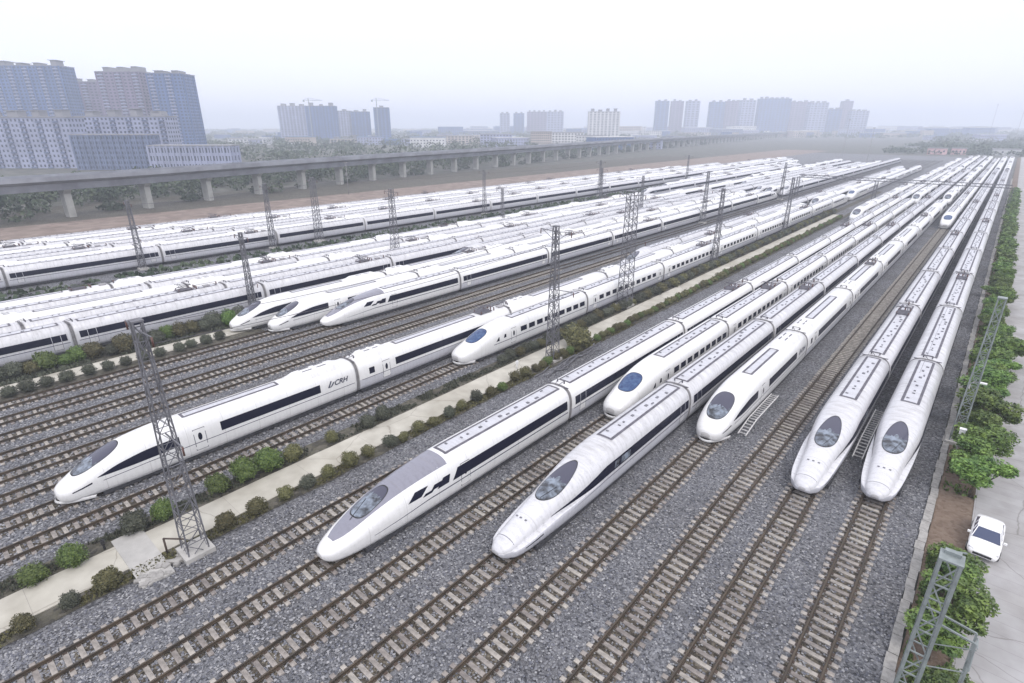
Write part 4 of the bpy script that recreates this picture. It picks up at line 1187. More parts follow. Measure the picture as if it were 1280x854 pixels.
WP = [(-36.4, 8.6, 16.0), (-38.0, 51.6, 15.9), (-42.6, 77.2, 17.0), (-43.3, 115.7, 15.0), (-42.0, 258, 8.4)]
for k, (a, b) in enumerate(zip(WP[:-1], WP[1:])):
    for s in (-2.0, 2.0):
        wire('overhead_wire', [(p[0] + s, p[1], p[2]) for p in [(a[0] + (b[0] - a[0]) * q / 8, a[1] + (b[1] - a[1]) * q / 8, a[2] + (b[2] - a[2]) * q / 8 - 3.2 * (q / 8) * (1 - q / 8)) for q in range(9)]], 0.022,
             'thin %s overhead wire between the %s and %s masts along the path' % ('left' if s < 0 else 'right', ordw(k + 1), ordw(k + 2)))
WQ = [(-129.8, 34.3, 13.2), (-129.3, 62.0, 14.2), (-129.0, 74.0, 14.8), (-129.0, 135.0, 13.3), (-129.0, 205.0, 13.3)]
for k, (a, b) in enumerate(zip(WQ[:-1], WQ[1:])):
    wire('overhead_wire', [(a[0] + 2 + (b[0] - a[0]) * q / 8, a[1] + (b[1] - a[1]) * q / 8, a[2] + (b[2] - a[2]) * q / 8 - 2.4 * (q / 8) * (1 - q / 8)) for q in range(9)], 0.03,
         'thin overhead wire between the %s and %s masts of the gravel strip' % (ordw(k + 1), ordw(k + 2)))
for i, x in enumerate([-1.95, -6.45, -10.5, -15.45, -19.85, -24.4, -28.5, -32.8, -45.7, -49.6, -53.5, -61.4, -69.8, -78.3]):
    wire('contact_wire', [(x, 60 if x > -12 else 90, 6.15), (x, 150, 6.1), (x, 258, 6.2), (x, 420, 6.1)], 0.016, 'hair-thin contact wire above the %s track counted from the right kerb' % ordw(i + 1), 'contact wire', 'contact wires')

# ---------------------------------------------------------------- small yard things
mat('ladder_pale', (0.55, 0.54, 0.53), 0.6, var=0.2, vscale=3)
def ladder(x, y0, length, label):
    t = empty('maintenance_ladder', (x, y0, 0), 0, label, 'ladder', 'maintenance ladders lying by the trains')
    m = MB()
    for s in (-0.36, 0.36): m.bar((s, 0, 0.42), (s, length * 0.3, 0.95), 0.06); m.bar((s, length * 0.3, 0.95), (s, length, 0.95), 0.06)
    m.build('side_rail', 'ladder_pale', t)
    k = 0.25
    while k < length:
        z = 0.42 + 0.53 * min(1, k / (length * 0.3))
        m = MB(); m.bar((-0.36, k, z), (0.36, k, z), 0.05); m.build('rung', 'ladder_pale', t); k += 0.5
    m = MB()
    for yy in (0.1, length * 0.3, length * 0.65, length - 0.1):
        z = 0.42 + 0.53 * min(1, yy / (length * 0.3))
        for s in (-0.36, 0.36): m.bar((s, yy, 0), (s, yy, z), 0.035)
    m.build('support', 'galv', t)
ladder(-13.25, 48.3, 9.5, 'pale steel access ladder beside the round-nosed train with dark windscreen')
ladder(-4.2, 51.0, 10.0, 'narrow steel access ladder between the two rightmost noses')
# bracket frame and slab at the foot of the near mast
t = empty('pipe_goalpost', (-37.6, 7.2, 0.1), R(35), 'rusty pipe frame shaped like a goalpost beside the nearest mast foot', 'pipe frame')
m = MB(); m.bar((0, 0, 0), (0, 0, 1.25), 0.07, 0, 8); m.build('post', 'rust_steel', t)
m = MB(); m.bar((0, 0, 1.25), (1.6, 0, 1.35), 0.06, 0, 8); m.bar((1.6, 0, 1.35), (1.6, 0, 0.3), 0.05, 0, 8); m.build('rail', 'rust_steel', t)
m = MB(); rnd = random.Random(4)
for k in range(26):
    a = k / 26
    m.box((-36.1 + rnd.uniform(-.55, .55) - 0.2 * a, 5.0 + 4.4 * a, 0.09 + rnd.uniform(-.02, .05)), (rnd.uniform(.25, .6), rnd.uniform(.25, .55), rnd.uniform(.12, .2)), 0, rnd.uniform(0, 3))
tag(m.build('rubble', 'stone_pale'), kind='stuff')
o = sheet('crossing_slab', 'concrete', -41.9, -35.4, 5.0, 6.9, 0.125, 2, 4, jag=0.05, sides=0.12)
def small_marker(x, y, label, h, mname):
    t = empty('track_marker', (x, y, 0.05), 0, label, 'marker')
    m = MB(); m.bar((0, 0, 0), (0, 0, h * 0.7), 0.07, 0, 8); m.build('post', mname, t)
    m = MB(); m.box((0, 0, h * 0.82), (0.30, 0.22, h * 0.35)); m.bar((0, 0, h), (0, 0, h * 1.12), 0.08, 0, 8, 0.04); m.build('head', mname, t)
small_marker(-41.4, 4.5, 'small black marker standing on the slab end left of the path', 0.75, 'rubber')
small_marker(-39.4, 46.4, 'small pale marker post on the path before the centre mast', 1.1, 'box_white')
t = empty('equipment_box', (2.2, 57.0, 0), 0, 'small white box on a post between kerb and roadside trees', 'equipment box')
m = MB(); m.bar((0, 0, 0), (0, 0, 2.3), 0.06, 0, 8); m.build('post', 'post_grey', t)
m = MB(); m.box((0, 0, 2.65), (0.42, 0.35, 0.85)); m.box((0, 0, 3.09), (0.5, 0.42, 0.05)); m.build('cabinet', 'box_white', t)
t = empty('street_lamp', (1.9, 64.5, 0), 0, 'small white lamp head standing over the hedge by the right lattice mast', 'street lamp')
m = MB(); m.bar((0, 0, 0), (0, 0, 4.6), 0.06, 0, 8); m.tube([(0, 0, 4.6), (0.25, 0, 4.85), (0.7, 0, 4.9)], 0.04); m.build('pole', 'post_grey', t)
m = MB(); m.box((0.9, 0, 4.9), (0.55, 0.28, 0.12)); m.build('lamp_head', 'box_white', t)
m = MB(); rnd = random.Random(9)          # pipes and cables heaped between path and first track
for k in range(15):
    a = rnd.uniform(46, 57); x = rnd.uniform(-36.6, -34.8)
    m.tube([(x, a, 0.12), (x + rnd.uniform(-.4, .4), a + 1.5, rnd.uniform(.1, .35)), (x + rnd.uniform(-.6, .6), a + rnd.uniform(2.5, 4.5), 0.12)], rnd.uniform(.05, .10), 0, 6)
o = m.build('pipe_heap', 'mast_grey'); tag(o, 'heap of dark pipes beside the path at the centre mast', 'pipes')
# bushings, boxes and point machines along the ballast
def scatter_stones(name, n, x0, x1, y0, y1, smin, smax, seed, mname='ballast_stone'):
    rnd = random.Random(seed); m = MB()
    for _ in range(n):
        y = y0 + (y1 - y0) * rnd.random() ** 1.6; x = rnd.uniform(x0, x1)
        s = rnd.uniform(smin, smax); a = rnd.uniform(0, 6.28)
        P = []
        for k in range(6):
            d = [(1, 0, 0), (-1, 0, 0), (0, 1, 0), (0, -1, 0), (0, 0, 1), (0, 0, -1)][k]
            q = [dd * s * rnd.uniform(0.6, 1.1) for dd in d]
            P.append((x + q[0] * math.cos(a) - q[1] * math.sin(a), y + q[0] * math.sin(a) + q[1] * math.cos(a), s * 0.3 + q[2] * 0.7))
        m.add(P, [(0, 2, 4), (2, 1, 4), (1, 3, 4), (3, 0, 4), (2, 0, 5), (1, 2, 5), (3, 1, 5), (0, 3, 5)], rnd.choice((0, 0, 1, 2)))
    o = m.build(name, ['stone_a', 'stone_b', 'stone_c']); o['kind'] = 'stuff'
mat('stone_a', (0.20, 0.203, 0.22), 0.9); mat('stone_b', (0.13, 0.135, 0.16), 0.9); mat('stone_c', (0.33, 0.33, 0.34), 0.9)
scatter_stones('gravel', 60000, -36.2, 1.1, -2, 52, 0.05, 0.12, 5)
scatter_stones('gravel', 26000, -75.5, -43.2, -4, 44, 0.07, 0.14, 6)

# ---------------------------------------------------------------- parked car
def make_car():
    t = empty('parked_car', (4.8, 45.2, 0.07), R(-3), 'white sedan parked on the pale road beside the trees, bonnet towards the photo\'s bottom', 'car')
    # stations along y (front at -2.3), half widths and heights
    st = [(-2.30, .62, .34, .60), (-2.22, .76, .26, .68), (-1.9, .86, .22, .76), (-1.2, .89, .20, .88), (-0.75, .90, .20, .95), (0.6, .90, .20, .98), (1.5, .89, .20, .98), (1.9, .86, .22, 1.00), (2.2, .78, .26, .96), (2.32, .64, .36, .84)]
    m = MB(); rows = []
    for (y, w, b, tp) in st:
        half = [(0, b), (w * .85, b), (w * .97, b + .12), (w, b + (tp - b) * .5), (w * .97, tp - .10), (w * .86, tp - .01), (w * .45, tp + .025), (0, tp + .03)]
        rows.append([(x, y, z) for x, z in half] + [(-x, y, z) for x, z in half[::-1][1:]])
    m.grid(rows, 0, True); m.add(rows[0], [tuple(range(15))]); m.add(rows[-1], [tuple(range(15))[::-1]])
    body = m.build('body', 'car_paint', t)
    # cabin: lower ring on the body, upper ring the roof edge
    lo = [(-0.78, -1.05), (0.78, -1.05), (0.80, -0.2), (0.80, 0.7), (0.76, 1.75), (-0.76, 1.75), (-0.80, 0.7), (-0.80, -0.2)]
    up = [(-0.60, -0.30), (0.60, -0.30), (0.63, 0.05), (0.63, 0.55), (0.58, 1.02), (-0.58, 1.02), (-0.63, 0.55), (-0.63, 0.05)]
    zl, zu = 0.95, 1.42
    L = [(x, y, zl) for x, y in lo]; U = [(x, y, zu) for x, y in up]
    m = MB(); rr = []
    for i in range(7):
        q = i / 6; y = -0.30 + 1.32 * q
        w = 0.60 + 0.05 * math.sin(math.pi * q)
        rr.append([(x * w, y, zu + 0.05 * (1 - x * x) * (0.4 + 0.6 * math.sin(math.pi * q))) for x in (-1, -.6, 0, .6, 1)])
    m.grid(rr, 0, True)
    for a in range(8):
        m.bar(L[a], U[a], 0.035)
        m.bar(U[a], U[(a + 1) % 8], 0.03)
    m.build('roof', 'car_paint', t)
    def pane(name, ids):
        m = MB()
        for (a, b) in ids: m.add([L[a], L[b], U[b], U[a]], [(0, 1, 2, 3)])
        m.build(name, 'car_glass', t)
    pane('windscreen', [(0, 1)]); pane('rear_window', [(4, 5)]); 
    for ids in ([(1, 2)], [(2, 3)], [(3, 4)], [(5, 6)], [(6, 7)], [(7, 0)]): pane('side_window', ids)
    for s in (-1, 1):
        for yy in (-1.42, 1.40):
            wo = empty('wheel', (0, 0, 0)); wo.parent = t
            N = 20; m = MB()
            for (r0, x0, x1, nm, mt) in ((0.33, .70, .90, 'tyre', 'rubber'), (0.21, .88, .915, 'rim', 'galv')):
                m = MB(); vs = []
                for xx in (x0, x1):
                    for k in range(N): vs.append((s * xx, yy + r0 * math.cos(2 * math.pi * k / N), 0.33 + r0 * math.sin(2 * math.pi * k / N)))
                m.add(vs, [tuple(range(N)), tuple(range(2 * N - 1, N - 1, -1))] + [(k, N + k, N + (k + 1) % N, (k + 1) % N) for k in range(N)])
                m.build(nm, mt, wo)
        m = MB(); m.add([(s * .50, -2.285, .58), (s * .80, -2.06, .60), (s * .80, -2.02, .74), (s * .52, -2.22, .72)], [(0, 1, 2, 3)]); m.build('headlight', 'lamp_glass', t)
        m = MB(); m.box((s * .98, -0.72, 1.0), (.18, .12, .13)); m.build('wing_mirror', 'car_paint', t)
    m = MB(); m.box((0, -2.29, .47), (1.0, .06, .16)); m.build('grille', 'rubber', t)
make_car()

# ---------------------------------------------------------------- viaduct
VP = [(-220, -60), (-223, 10), (-229, 60), (-243, 114), (-258, 180), (-280, 317), (-325, 560), (-420, 1250), (-520, 2300)]
def vpt(s):
    """point and direction at arc length s"""
    for a, b in zip(VP[:-1], VP[1:]):
        L = math.hypot(b[0] - a[0], b[1] - a[1])
        if s <= L or b is VP[-1]:
            q = s / L; return (a[0] + (b[0] - a[0]) * q, a[1] + (b[1] - a[1]) * q), ((b[0] - a[0]) / L, (b[1] - a[1]) / L)
        s -= L
t = empty('viaduct', (-220, 0, 0), 0, 'long grey concrete viaduct on piers crossing behind the yard', 'viaduct')
prof = [(-5.5, 12.3), (-5.5, 13.0), (-5.2, 13.0), (-5.2, 12.2), (5.2, 12.2), (5.2, 13.0), (5.5, 13.0), (5.5, 11.6), (3.4, 10.6), (3.0, 8.6), (-3.0, 8.6), (-3.4, 10.6), (-5.5, 11.6), (-5.5, 12.3)]
rows = []; s = 0.0
while s < 2350:
    p, d = vpt(s); nx_, ny_ = d[1], -d[0]
    rows.append([(p[0] + nx_ * q[0] + 220, p[1] + ny_ * q[0], q[1]) for q in prof]); s += 20
m = MB(); m.grid(rows, 0, False, flip=True); m.build('deck', 'viaduct', t)
s = 8.0; npier = 0
pm = MB(); pm.box((0, 0, 3.7), (3.4, 2.0, 7.4)); 
pm.add([(-1.7, -1, 7.4), (1.7, -1, 7.4), (1.7, 1, 7.4), (-1.7, 1, 7.4), (-3.2, -1, 8.75), (3.2, -1, 8.75), (3.2, 1, 8.75), (-3.2, 1, 8.75)], [(0, 1, 5, 4), (1, 2, 6, 5), (2, 3, 7, 6), (3, 0, 4, 7)])
PIER = pm.mesh('pier', 'viaduct_pier')
while s < 2300:
    p, d = vpt(s)
    link('pier', PIER, t, (p[0] + 220, p[1], -0.1), (0, 0, math.atan2(d[1], d[0]) - math.pi / 2)); npier += 1
    s += 24 if s < 1500 else 60
# thin road-light pole standing before the viaduct
def pole(x, y, h, label, r=0.14):
    t = empty('lamp_pole', (x, y, 0), 0, label, 'lamp pole', 'tall poles around the yard')
    m = MB(); m.bar((0, 0, 0), (0, 0, h), r, 0, 6, r * 0.6); m.build('pole', 'post_grey', t)
    m = MB(); m.box((0, 0, h), (1.8, 0.5, 0.35)); m.build('lamp_head', 'post_grey', t)
pole(-212, 138, 13, 'slim pole before the viaduct, left of the centre skyline')
pole(-112, 560, 32, 'tall slim pole beyond the far trains, upper right')
pole(-78, 470, 26, 'tall slim pole at the far end of the middle tracks')
pole(-30, 900, 50, 'high floodlight pole near the right horizon')
pole(-5, 860, 56, 'tallest floodlight pole at the right frame edge')

# ---------------------------------------------------------------- buildings
mat('wall_blue', (0.075, 0.135, 0.30), 0.8, var=0.15, vscale=0.06); mat('wall_mauve', (0.19, 0.155, 0.24), 0.8, var=0.15, vscale=0.06)
mat('wall_pale', (0.30, 0.325, 0.45), 0.8, var=0.15, vscale=0.08); mat('wall_white', (0.60, 0.60, 0.60), 0.8, var=0.12, vscale=0.08)
mat('wall_haze', (0.12, 0.155, 0.26), 0.8, var=0.2, vscale=0.2)
mat('wall_beige', (0.42, 0.37, 0.33), 0.8, var=0.15, vscale=0.08); mat('wall_pink', (0.62, 0.40, 0.40), 0.8, var=0.15, vscale=0.2)
mat('window_glass', (0.05, 0.065, 0.10), 0.25, spec=0.6); mat('roof_blue', (0.12, 0.20, 0.34), 0.6); mat('roof_grey', (0.25, 0.25, 0.27), 0.8)
ca, sa_ = math.cos(R(AZ)), math.sin(R(AZ))
def polar(lat, dist):
    """lateral offset (right +) and distance along the view heading -> world x, y"""
    return lat * ca - dist * sa_, lat * sa_ + dist * ca
def building(lat0, lat1, dist, h, depth, label, wall='wall_blue', turn=0.0, nx=8, fl=3.0, parts=True, roof='roof_grey', name='apartment_tower', cat='tower block', group='tower blocks beyond the viaduct', crown=True, ww=0.55, wh=0.5, ribs=True):
    w = lat1 - lat0; x, y = polar((lat0 + lat1) / 2, dist + depth / 2)
    rz = R(AZ + turn)
    t = empty(name, (x, y, -0.1), rz, label, cat, group)
    m = MB(); m.box((0, 0, h / 2), (w, depth, h))
    if ribs:
        k = max(2, int(nx / 2)); 
        for i in range(k + 1):
            m.box((-w / 2 + w * i / k, -depth / 2 - 0.35, h / 2), (max(0.5, w * 0.02), 0.7, h + 0.6))
        for i in range(3): m.box((w / 2 + 0.3, -depth / 2 + depth * (i + .5) / 3, h / 2), (0.6, 0.7, h)); m.box((-w / 2 - 0.3, -depth / 2 + depth * (i + .5) / 3, h / 2), (0.6, 0.7, h))
    m.build('wall', wall, t)
    if parts and crown:      # stacked balconies on every other bay
        bm_ = MB(); kk = max(2, int(nx / 2)); nb_ = max(1, int(h / fl))
        for i in range(0, kk, 2):
            for j in range(nb_): bm_.box((-w / 2 + w * (i + .5) / kk, -depth / 2 - 0.55, h / nb_ * j + 0.5), (w / kk * 0.62, 1.1, 1.0))
        o = bm_.build('balconies', 'wall_pale' if wall != 'wall_pale' else 'wall_haze', t); o['kind'] = 'stuff'
    ny = max(1, int(h / fl))
    cw, ch = w / nx, h / ny
    q = MB(); q.add([(-cw * ww / 2, 0, -ch * wh / 2), (cw * ww / 2, 0, -ch * wh / 2), (cw * ww / 2, 0, ch * wh / 2), (-cw * ww / 2, 0, ch * wh / 2)], [(0, 1, 2, 3)])
    front = [(-w / 2 + cw * (i + .5), ch * (j + .5)) for j in range(ny - 1, -1, -1) for i in range(nx)]
    rest = MB()
    if parts:
        qm = q.mesh('window', 'window_glass')
        for (a, b) in front[:100]: link('window', qm, t, (a, -depth / 2 - 0.03, b))
        front = front[100:]
    for (a, b) in front: rest.add([(a + v[0], -depth / 2 - 0.03, b + v[2]) for v in q.v], [(0, 1, 2, 3)])
    nd = max(2, int(depth / cw)); cd = depth / nd
    for j in range(ny):
        for i in range(nd):
            for s in (-1, 1):
                yy, zz = -depth / 2 + cd * (i + .5), ch * (j + .5)
                a = [(s * (w / 2 + 0.03), yy - cd * ww / 2 * s, zz - ch * wh / 2), (s * (w / 2 + 0.03), yy + cd * ww / 2 * s, zz - ch * wh / 2), (s * (w / 2 + 0.03), yy + cd * ww / 2 * s, zz + ch * wh / 2), (s * (w / 2 + 0.03), yy - cd * ww / 2 * s, zz + ch * wh / 2)]
                rest.add(a, [(0, 1, 2, 3)])
    o = rest.build('windows', 'window_glass', t); o['kind'] = 'stuff'
    m = MB(); m.box((0, 0, h + 0.35), (w + 0.8, depth + 0.8, 0.7))
    if crown:
        rnd = random.Random(int(lat0 * 7 + dist))
        for i in range(max(1, int(w / 14))):
            cx_ = -w / 2 + w * (i + .5) / max(1, int(w / 14)); hh = rnd.uniform(2.0, 5.0)
            m.box((cx_, 0, h + 0.7 + hh / 2), (rnd.uniform(4, 8), depth * 0.5, hh))
            m.box((cx_, 0, h + 0.9 + hh), (rnd.uniform(5, 9), depth * 0.6, 0.4))
    m.build('roof', roof, t)
    return t
f = F_PX
def L_(px, d): return (px - 640) / f * d * math.cos(R(PITCH)) 
def Hh(py, d): return CAM_H + (157 - py) / f * d * 0.87
def B_(p0, p1, top, d, depth, label, **k): return building(L_(p0, d), L_(p1, d), d, Hh(top + (5 if k.get('parts', True) and d < 800 else 2), d), depth, label, **k)
B_(-75, 8, 84, 640, 22, 'blue-grey tower block cut by the left frame edge', wall='wall_blue', nx=16)
B_(10, 90, 80, 620, 24, 'blue-grey slab tower at the far left, tallest of the front pair', wall='wall_blue', nx=18, turn=4)
B_(92, 133, 99, 700, 20, 'mauve tower half hidden between two bigger towers', wall='wall_mauve', nx=8)
B_(135, 190, 87, 620, 24, 'mauve-grey tower with broad shaft, left of the tower at the cluster\'s right end', wall='wall_mauve', nx=10, turn=-4)
B_(196, 236, 89, 600, 30, 'blue-grey tower at the right end of the left cluster', wall='wall_blue', nx=9, turn=3)
B_(-60, 86, 142, 400, 16, 'long pale mid-rise block with rows of small windows at the left frame edge', wall='wall_pale', nx=28, crown=True, ribs=False, ww=.45, name='apartment_block', cat='apartment block')
B_(96, 208, 141, 440, 16, 'pale mid-rise block before the mauve towers', wall='wall_pale', nx=22, ribs=False, ww=.5, name='apartment_block', cat='apartment block')
B_(84, 180, 164, 385, 14, 'grey-blue low block with dark windows before the mid-rise blocks', wall='wall_haze', nx=26, crown=False, ribs=True, roof='roof_grey', name='apartment_block', cat='apartment block')
B_(178, 282, 178, 380, 14, 'white building with three rows of dark windows beside the left cluster', wall='wall_pale', nx=26, ribs=True, crown=False, ww=.5, wh=.6, fl=4.2, name='office_block', cat='office block')
MIDT = [(350, 383, 131, 1150, 'wall_pale', 'broad pale tower, leftmost of the centre-left cluster'), (384, 420, 131, 1100, 'wall_blue', 'curved-looking wide tower, second of the centre-left cluster'), (423, 438, 137, 1200, 'wall_pale', 'slim tower in the middle of the centre-left cluster'),
        (440, 461, 138, 1200, 'wall_blue', 'tower just left of the rightmost centre-left tower'), (468, 486, 133, 1150, 'wall_blue', 'slim tower under construction, rightmost of the centre-left cluster'), (411, 470, 172, 900, 'wall_beige', 'low beige block before the centre-left towers')]
for (a, b, tp, d, w, l) in MIDT: B_(a, b, tp, d, 20, l, wall=w, nx=max(4, (b - a) // 4), parts=(d < 1000), turn=random.uniform(-6, 6), group='tower blocks of the skyline')
# crane over the rightmost one
for (px, d, top, l) in ((474, 1140, 124, 'tower crane above the slim tower under construction'), (391, 1090, 124, 'small crane on the roof of the curved-looking wide tower')):
    x, y = polar(L_(px, d), d - 8); hh = Hh(top, d)
    t = empty('tower_crane', (x, y, 0), R(AZ + 20), l, 'crane')
    m = MB(); m.bar((0, 0, 0), (0, 0, hh), 1.0); m.build('mast', 'galv', t)
    m = MB(); m.bar((-9, 0, hh - 3), (24, 0, hh - 3), 0.5); m.bar((0, 0, hh + 1), (22, 0, hh - 3), 0.25); m.bar((0, 0, hh + 1), (-9, 0, hh - 3), 0.25); m.box((-8, 0, hh - 4.5), (3, 2, 3)); m.build('jib', 'galv', t)
FART = [(625, 637, 140, 'slim hazy tower left of the pair'), (642, 655, 140, 'slim hazy tower right of the pair'), (659, 683, 138, 'wide hazy block beside the slim pair, left half'), (684, 704, 138, 'wide hazy block beside the slim pair, right half'),
        (819, 834, 125, 'first hazy tower of the four right of centre'), (838, 852, 125, 'second hazy tower of the four right of centre'), (857, 872, 125, 'third hazy tower right of centre'), (886, 903, 126, 'hazy tower just right of the row of three'),
        (906, 923, 125, 'hazy tower before the long right-hand slabs'), (924, 941, 124, 'hazy tower joined to the long right-hand slabs'), (946, 984, 122, 'tallest broad hazy slab tower of the right-hand group'), (986, 1008, 126, 'hazy slab right of the tallest broad one'),
        (1009, 1031, 127, 'hazy slab, second right of the tallest broad one'), (1034, 1049, 135, 'low hazy block in the right-hand group'), (1050, 1061, 125, 'slim tower standing above the right end of the hazy group'), (1062, 1083, 137, 'last low hazy block of the right-hand group')]
for i, (a, b, tp, l) in enumerate(FART):
    d = 1750 + 60 * (i % 3)
    B_(a, b, tp, d, 24, l, wall=['wall_pale', 'wall_blue', 'wall_mauve'][i % 3], nx=max(3, (b - a) // 4), parts=False, fl=6, group='hazy tower blocks near the horizon')
B_(736, 774, 138, 1150, 20, 'white gridded mid-rise office with blue corner, centre of the skyline', wall='wall_white', nx=8, parts=False, group='tower blocks of the skyline', name='office_block', cat='office block')
LOW = [(664, 690, 163), (690, 730, 164), (733, 760, 163), (762, 800, 164), (802, 828, 162), (500, 540, 172), (545, 590, 168), (282, 330, 172), (600, 640, 166), (850, 890, 164), (330, 350, 176)]
for i, (a, b, tp) in enumerate(LOW):
    d = 820 + 45 * (i % 4) if a < 700 else 1450 + 60 * (i % 4)
    B_(a, b, tp, d, 26, 'low %s block behind the viaduct, %s of the skyline\'s low buildings' % (['beige', 'white', 'pale'][i % 3], ordw(i + 1)), wall=['wall_beige', 'wall_white', 'wall_pale'][i % 3], nx=10, parts=False, ribs=False, crown=False,
       name='low_building', cat='building', group='low buildings behind the viaduct')
# small houses scattered towards the horizon, each one its own
rnd = random.Random(12)
for i in range(150):
    px = rnd.uniform(230, 1280); d = rnd.uniform(700, 2600); 
    lat = L_(px, d); x, y = polar(lat, d)
    if x > -300 and y < 720 and x < 30: continue
    if y < 1400 and x > -330 - (y - 560) * 0.137 and x < -60: continue
    w_, dp, h_ = rnd.uniform(14, 55), rnd.uniform(10, 25), rnd.uniform(5, 16)
    t = MB(); wl_ = rnd.choice(['wall_white', 'wall_pale', 'wall_beige', 'wall_blue']); rf = rnd.choice(['roof_grey', 'roof_blue', 'wall_white'])
    t.box((0, 0, h_ / 2), (w_, dp, h_)); t.box((0, 0, h_ + 0.3), (w_ + 1, dp + 1, 0.6), 1)
    k = int(w_ / 4)
    for a in range(k): 
        for b in range(int(h_ / 3.5)): t.box((-w_ / 2 + w_ * (a + .5) / k, -dp / 2, 1.8 + b * 3.5), (1.8, 0.1, 1.5), 2)
    o = t.build('house', [wl_, rf, 'window_glass']); o.location = (x, y, -0.1); o.rotation_euler = (0, 0, R(AZ + rnd.uniform(-25, 25)))
    tag(o, 'small hazy building among the trees, %s from the left of the far plain' % ordw(i + 1), 'building', 'small buildings on the far plain')
for i in range(120):
    px = rnd.uniform(560, 1275); d = rnd.uniform(1450, 2900); x, y = polar(L_(px, d), d)
    w_, dp, h_ = rnd.uniform(30, 90), rnd.uniform(15, 30), rnd.uniform(9, 26)
    t = MB(); t.box((0, 0, h_ / 2), (w_, dp, h_)); t.box((0, 0, h_ + 0.4), (w_ + 1, dp + 1, 0.8), 1)
    for a in range(int(w_ / 6)):
        for b in range(int(h_ / 4)): t.box((-w_ / 2 + 6 * (a + .5), -dp / 2, 2.2 + b * 4), (3, 0.12, 1.8), 2)
    o = t.build('city_block', [rnd.choice(['wall_white', 'wall_pale', 'wall_beige', 'wall_blue', 'wall_haze']), rnd.choice(['roof_grey', 'roof_blue', 'wall_white']), 'window_glass']); o.location = (x, y, -0.1); o.rotation_euler = (0, 0, R(AZ + rnd.uniform(-25, 25)))
    tag(o, 'faint low city block near the right horizon, %s of the row under the skyline' % ordw(i + 1), 'building', 'faint city blocks under the skyline')
for (x, y, w_, l, wn_) in ((-62, 735, 16, 'small pink building beyond the far right trains', 'wall_pink'), (-45, 745, 12, 'small pinkish-white shed next to the pink building', 'wall_pink'), (-8, 752, 22, 'small white shed at the right end of the far tracks', 'wall_white'), (-88, 770, 12, 'small white hut left of the pink building', 'wall_white')):
    m = MB(); m.box((0, 0, 3), (w_, 9, 6)); m.box((0, 0, 6.2), (w_ + 1, 10, 0.4), 1)
    for k in range(4): m.box((-w_ / 2 + w_ * (k + .5) / 4, -4.5, 3.2), (1.4, 0.1, 1.6), 2)
    o = m.build('hut', [wn_, 'roof_grey', 'window_glass']); o.location = (x, y, -0.1); tag(o, l, 'building', 'small buildings beyond the far tracks')

# woodland masses
def woods(name, spots, seed, per=46, mname='leaf_far'):
    rnd = random.Random(seed); m = MB()
    for (x, y, r, h) in spots:
        for _ in range(per):
            d = Vector((rnd.gauss(0, 1), rnd.gauss(0, 1), rnd.gauss(0, 1))).normalized() * (0.6 + 0.45 * rnd.random())
            p = Vector((x + d.x * r, y + d.y * r, max(0.2, h * 0.5 + d.z * h * 0.5)))
            u = Vector((rnd.gauss(0, 1), rnd.gauss(0, 1), rnd.gauss(0, 1))).normalized(); w = u.cross(Vector((rnd.gauss(0, 1), rnd.gauss(0, 1), 1))).normalized()
            s = r * rnd.uniform(0.09, 0.20)
            m.add([p - u * s, p - w * s * .7, p + u * s, p + w * s * .7], [(0, 1, 2, 3)])
    o = m.build(name, mname); o['kind'] = 'stuff'
rnd = random.Random(21); sp = []
for _ in range(220):
    s = rnd.uniform(0, 420); p, d = vpt(s); q = rnd.uniform(20, 75)
    sp.append((p[0] - d[1] * q, p[1] + d[0] * q, rnd.uniform(3.5, 6), rnd.uniform(6, 11)))
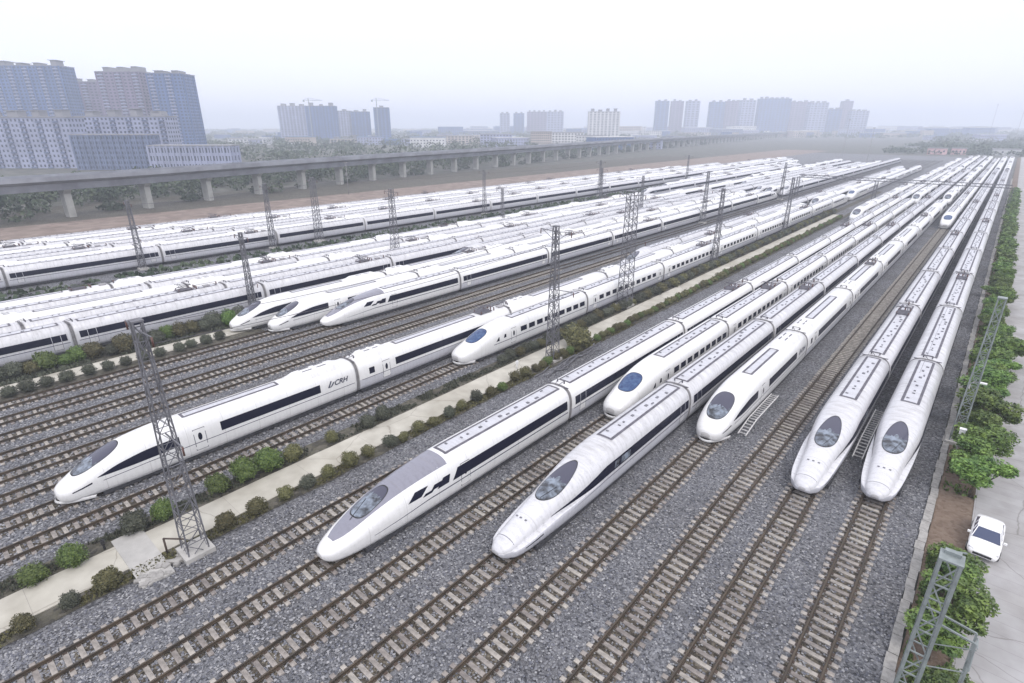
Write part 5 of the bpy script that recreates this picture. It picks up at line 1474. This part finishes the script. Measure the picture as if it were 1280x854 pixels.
for _ in range(700):
    s = rnd.uniform(0, 1400); p, d = vpt(s); q = rnd.uniform(11, 110) if rnd.random() < .9 else rnd.uniform(-2, 9)
    sp.append((p[0] - d[1] * q, p[1] + d[0] * q, rnd.uniform(2.5, 5), rnd.uniform(3.5, 8) if q > 12 else rnd.uniform(2, 5)))
woods('woodland', sp, 1, 110)
sp = []
for _ in range(2200):
    d = 480 + 2600 * rnd.random() ** 1.5; px = rnd.uniform(-40, 1330); x, y = polar(L_(px, d), d)
    if x > -340 and y < 740 and x < 40: continue
    if y < 1500 and -430 < x < 40 and x > -330 - (y - 560) * 0.137 and x < -60 - (y - 700) * 0.1: continue
    r = rnd.uniform(5, 10) * (0.7 + d / 1500); sp.append((x, y, r, rnd.uniform(5, 11) * (0.8 + d / 5000)))
woods('woodland', sp, 2, 50)
sp = [(rnd.uniform(-110, 60), rnd.uniform(725, 1100), rnd.uniform(4, 8), rnd.uniform(3, 7)) for _ in range(300)]
woods('woodland', sp, 3, 60)
sp = []
for _ in range(1300):
    d = rnd.uniform(1450, 3600); px = rnd.uniform(480, 1330); x, y = polar(L_(px, d), d); r = rnd.uniform(9, 20)
    sp.append((x, y, r, rnd.uniform(7, 15)))
woods('woodland', sp, 5, 26)
sp = [(rnd.uniform(27, 60), rnd.uniform(120, 760), rnd.uniform(3, 6), rnd.uniform(5, 9)) for _ in range(160)]
woods('woodland', sp, 4, 120)

# ---------------------------------------------------------------- haze
hz = bpy.data.materials.new('haze'); hz.use_nodes = True
nt = hz.node_tree; nt.nodes.remove(nt.nodes['Principled BSDF'])
pv = nt.nodes.new('ShaderNodeVolumePrincipled')
pv.inputs['Color'].default_value = (0.845, 0.90, 1.0, 1)
pv.inputs['Density'].default_value = HAZE_DENSITY
pv.inputs['Anisotropy'].default_value = 0.0
nt.links.new(pv.outputs[0], nt.nodes['Material Output'].inputs['Volume'])
MATS['haze'] = hz
m = MB(); m.box((0, 2200, 59.4), (12400, 7900, 121)); o = m.build('haze', 'haze'); o['kind'] = 'stuff'
S.cycles.volume_bounces = 4
S.cycles.volume_step_rate = 10
S.cycles.max_bounces = 6
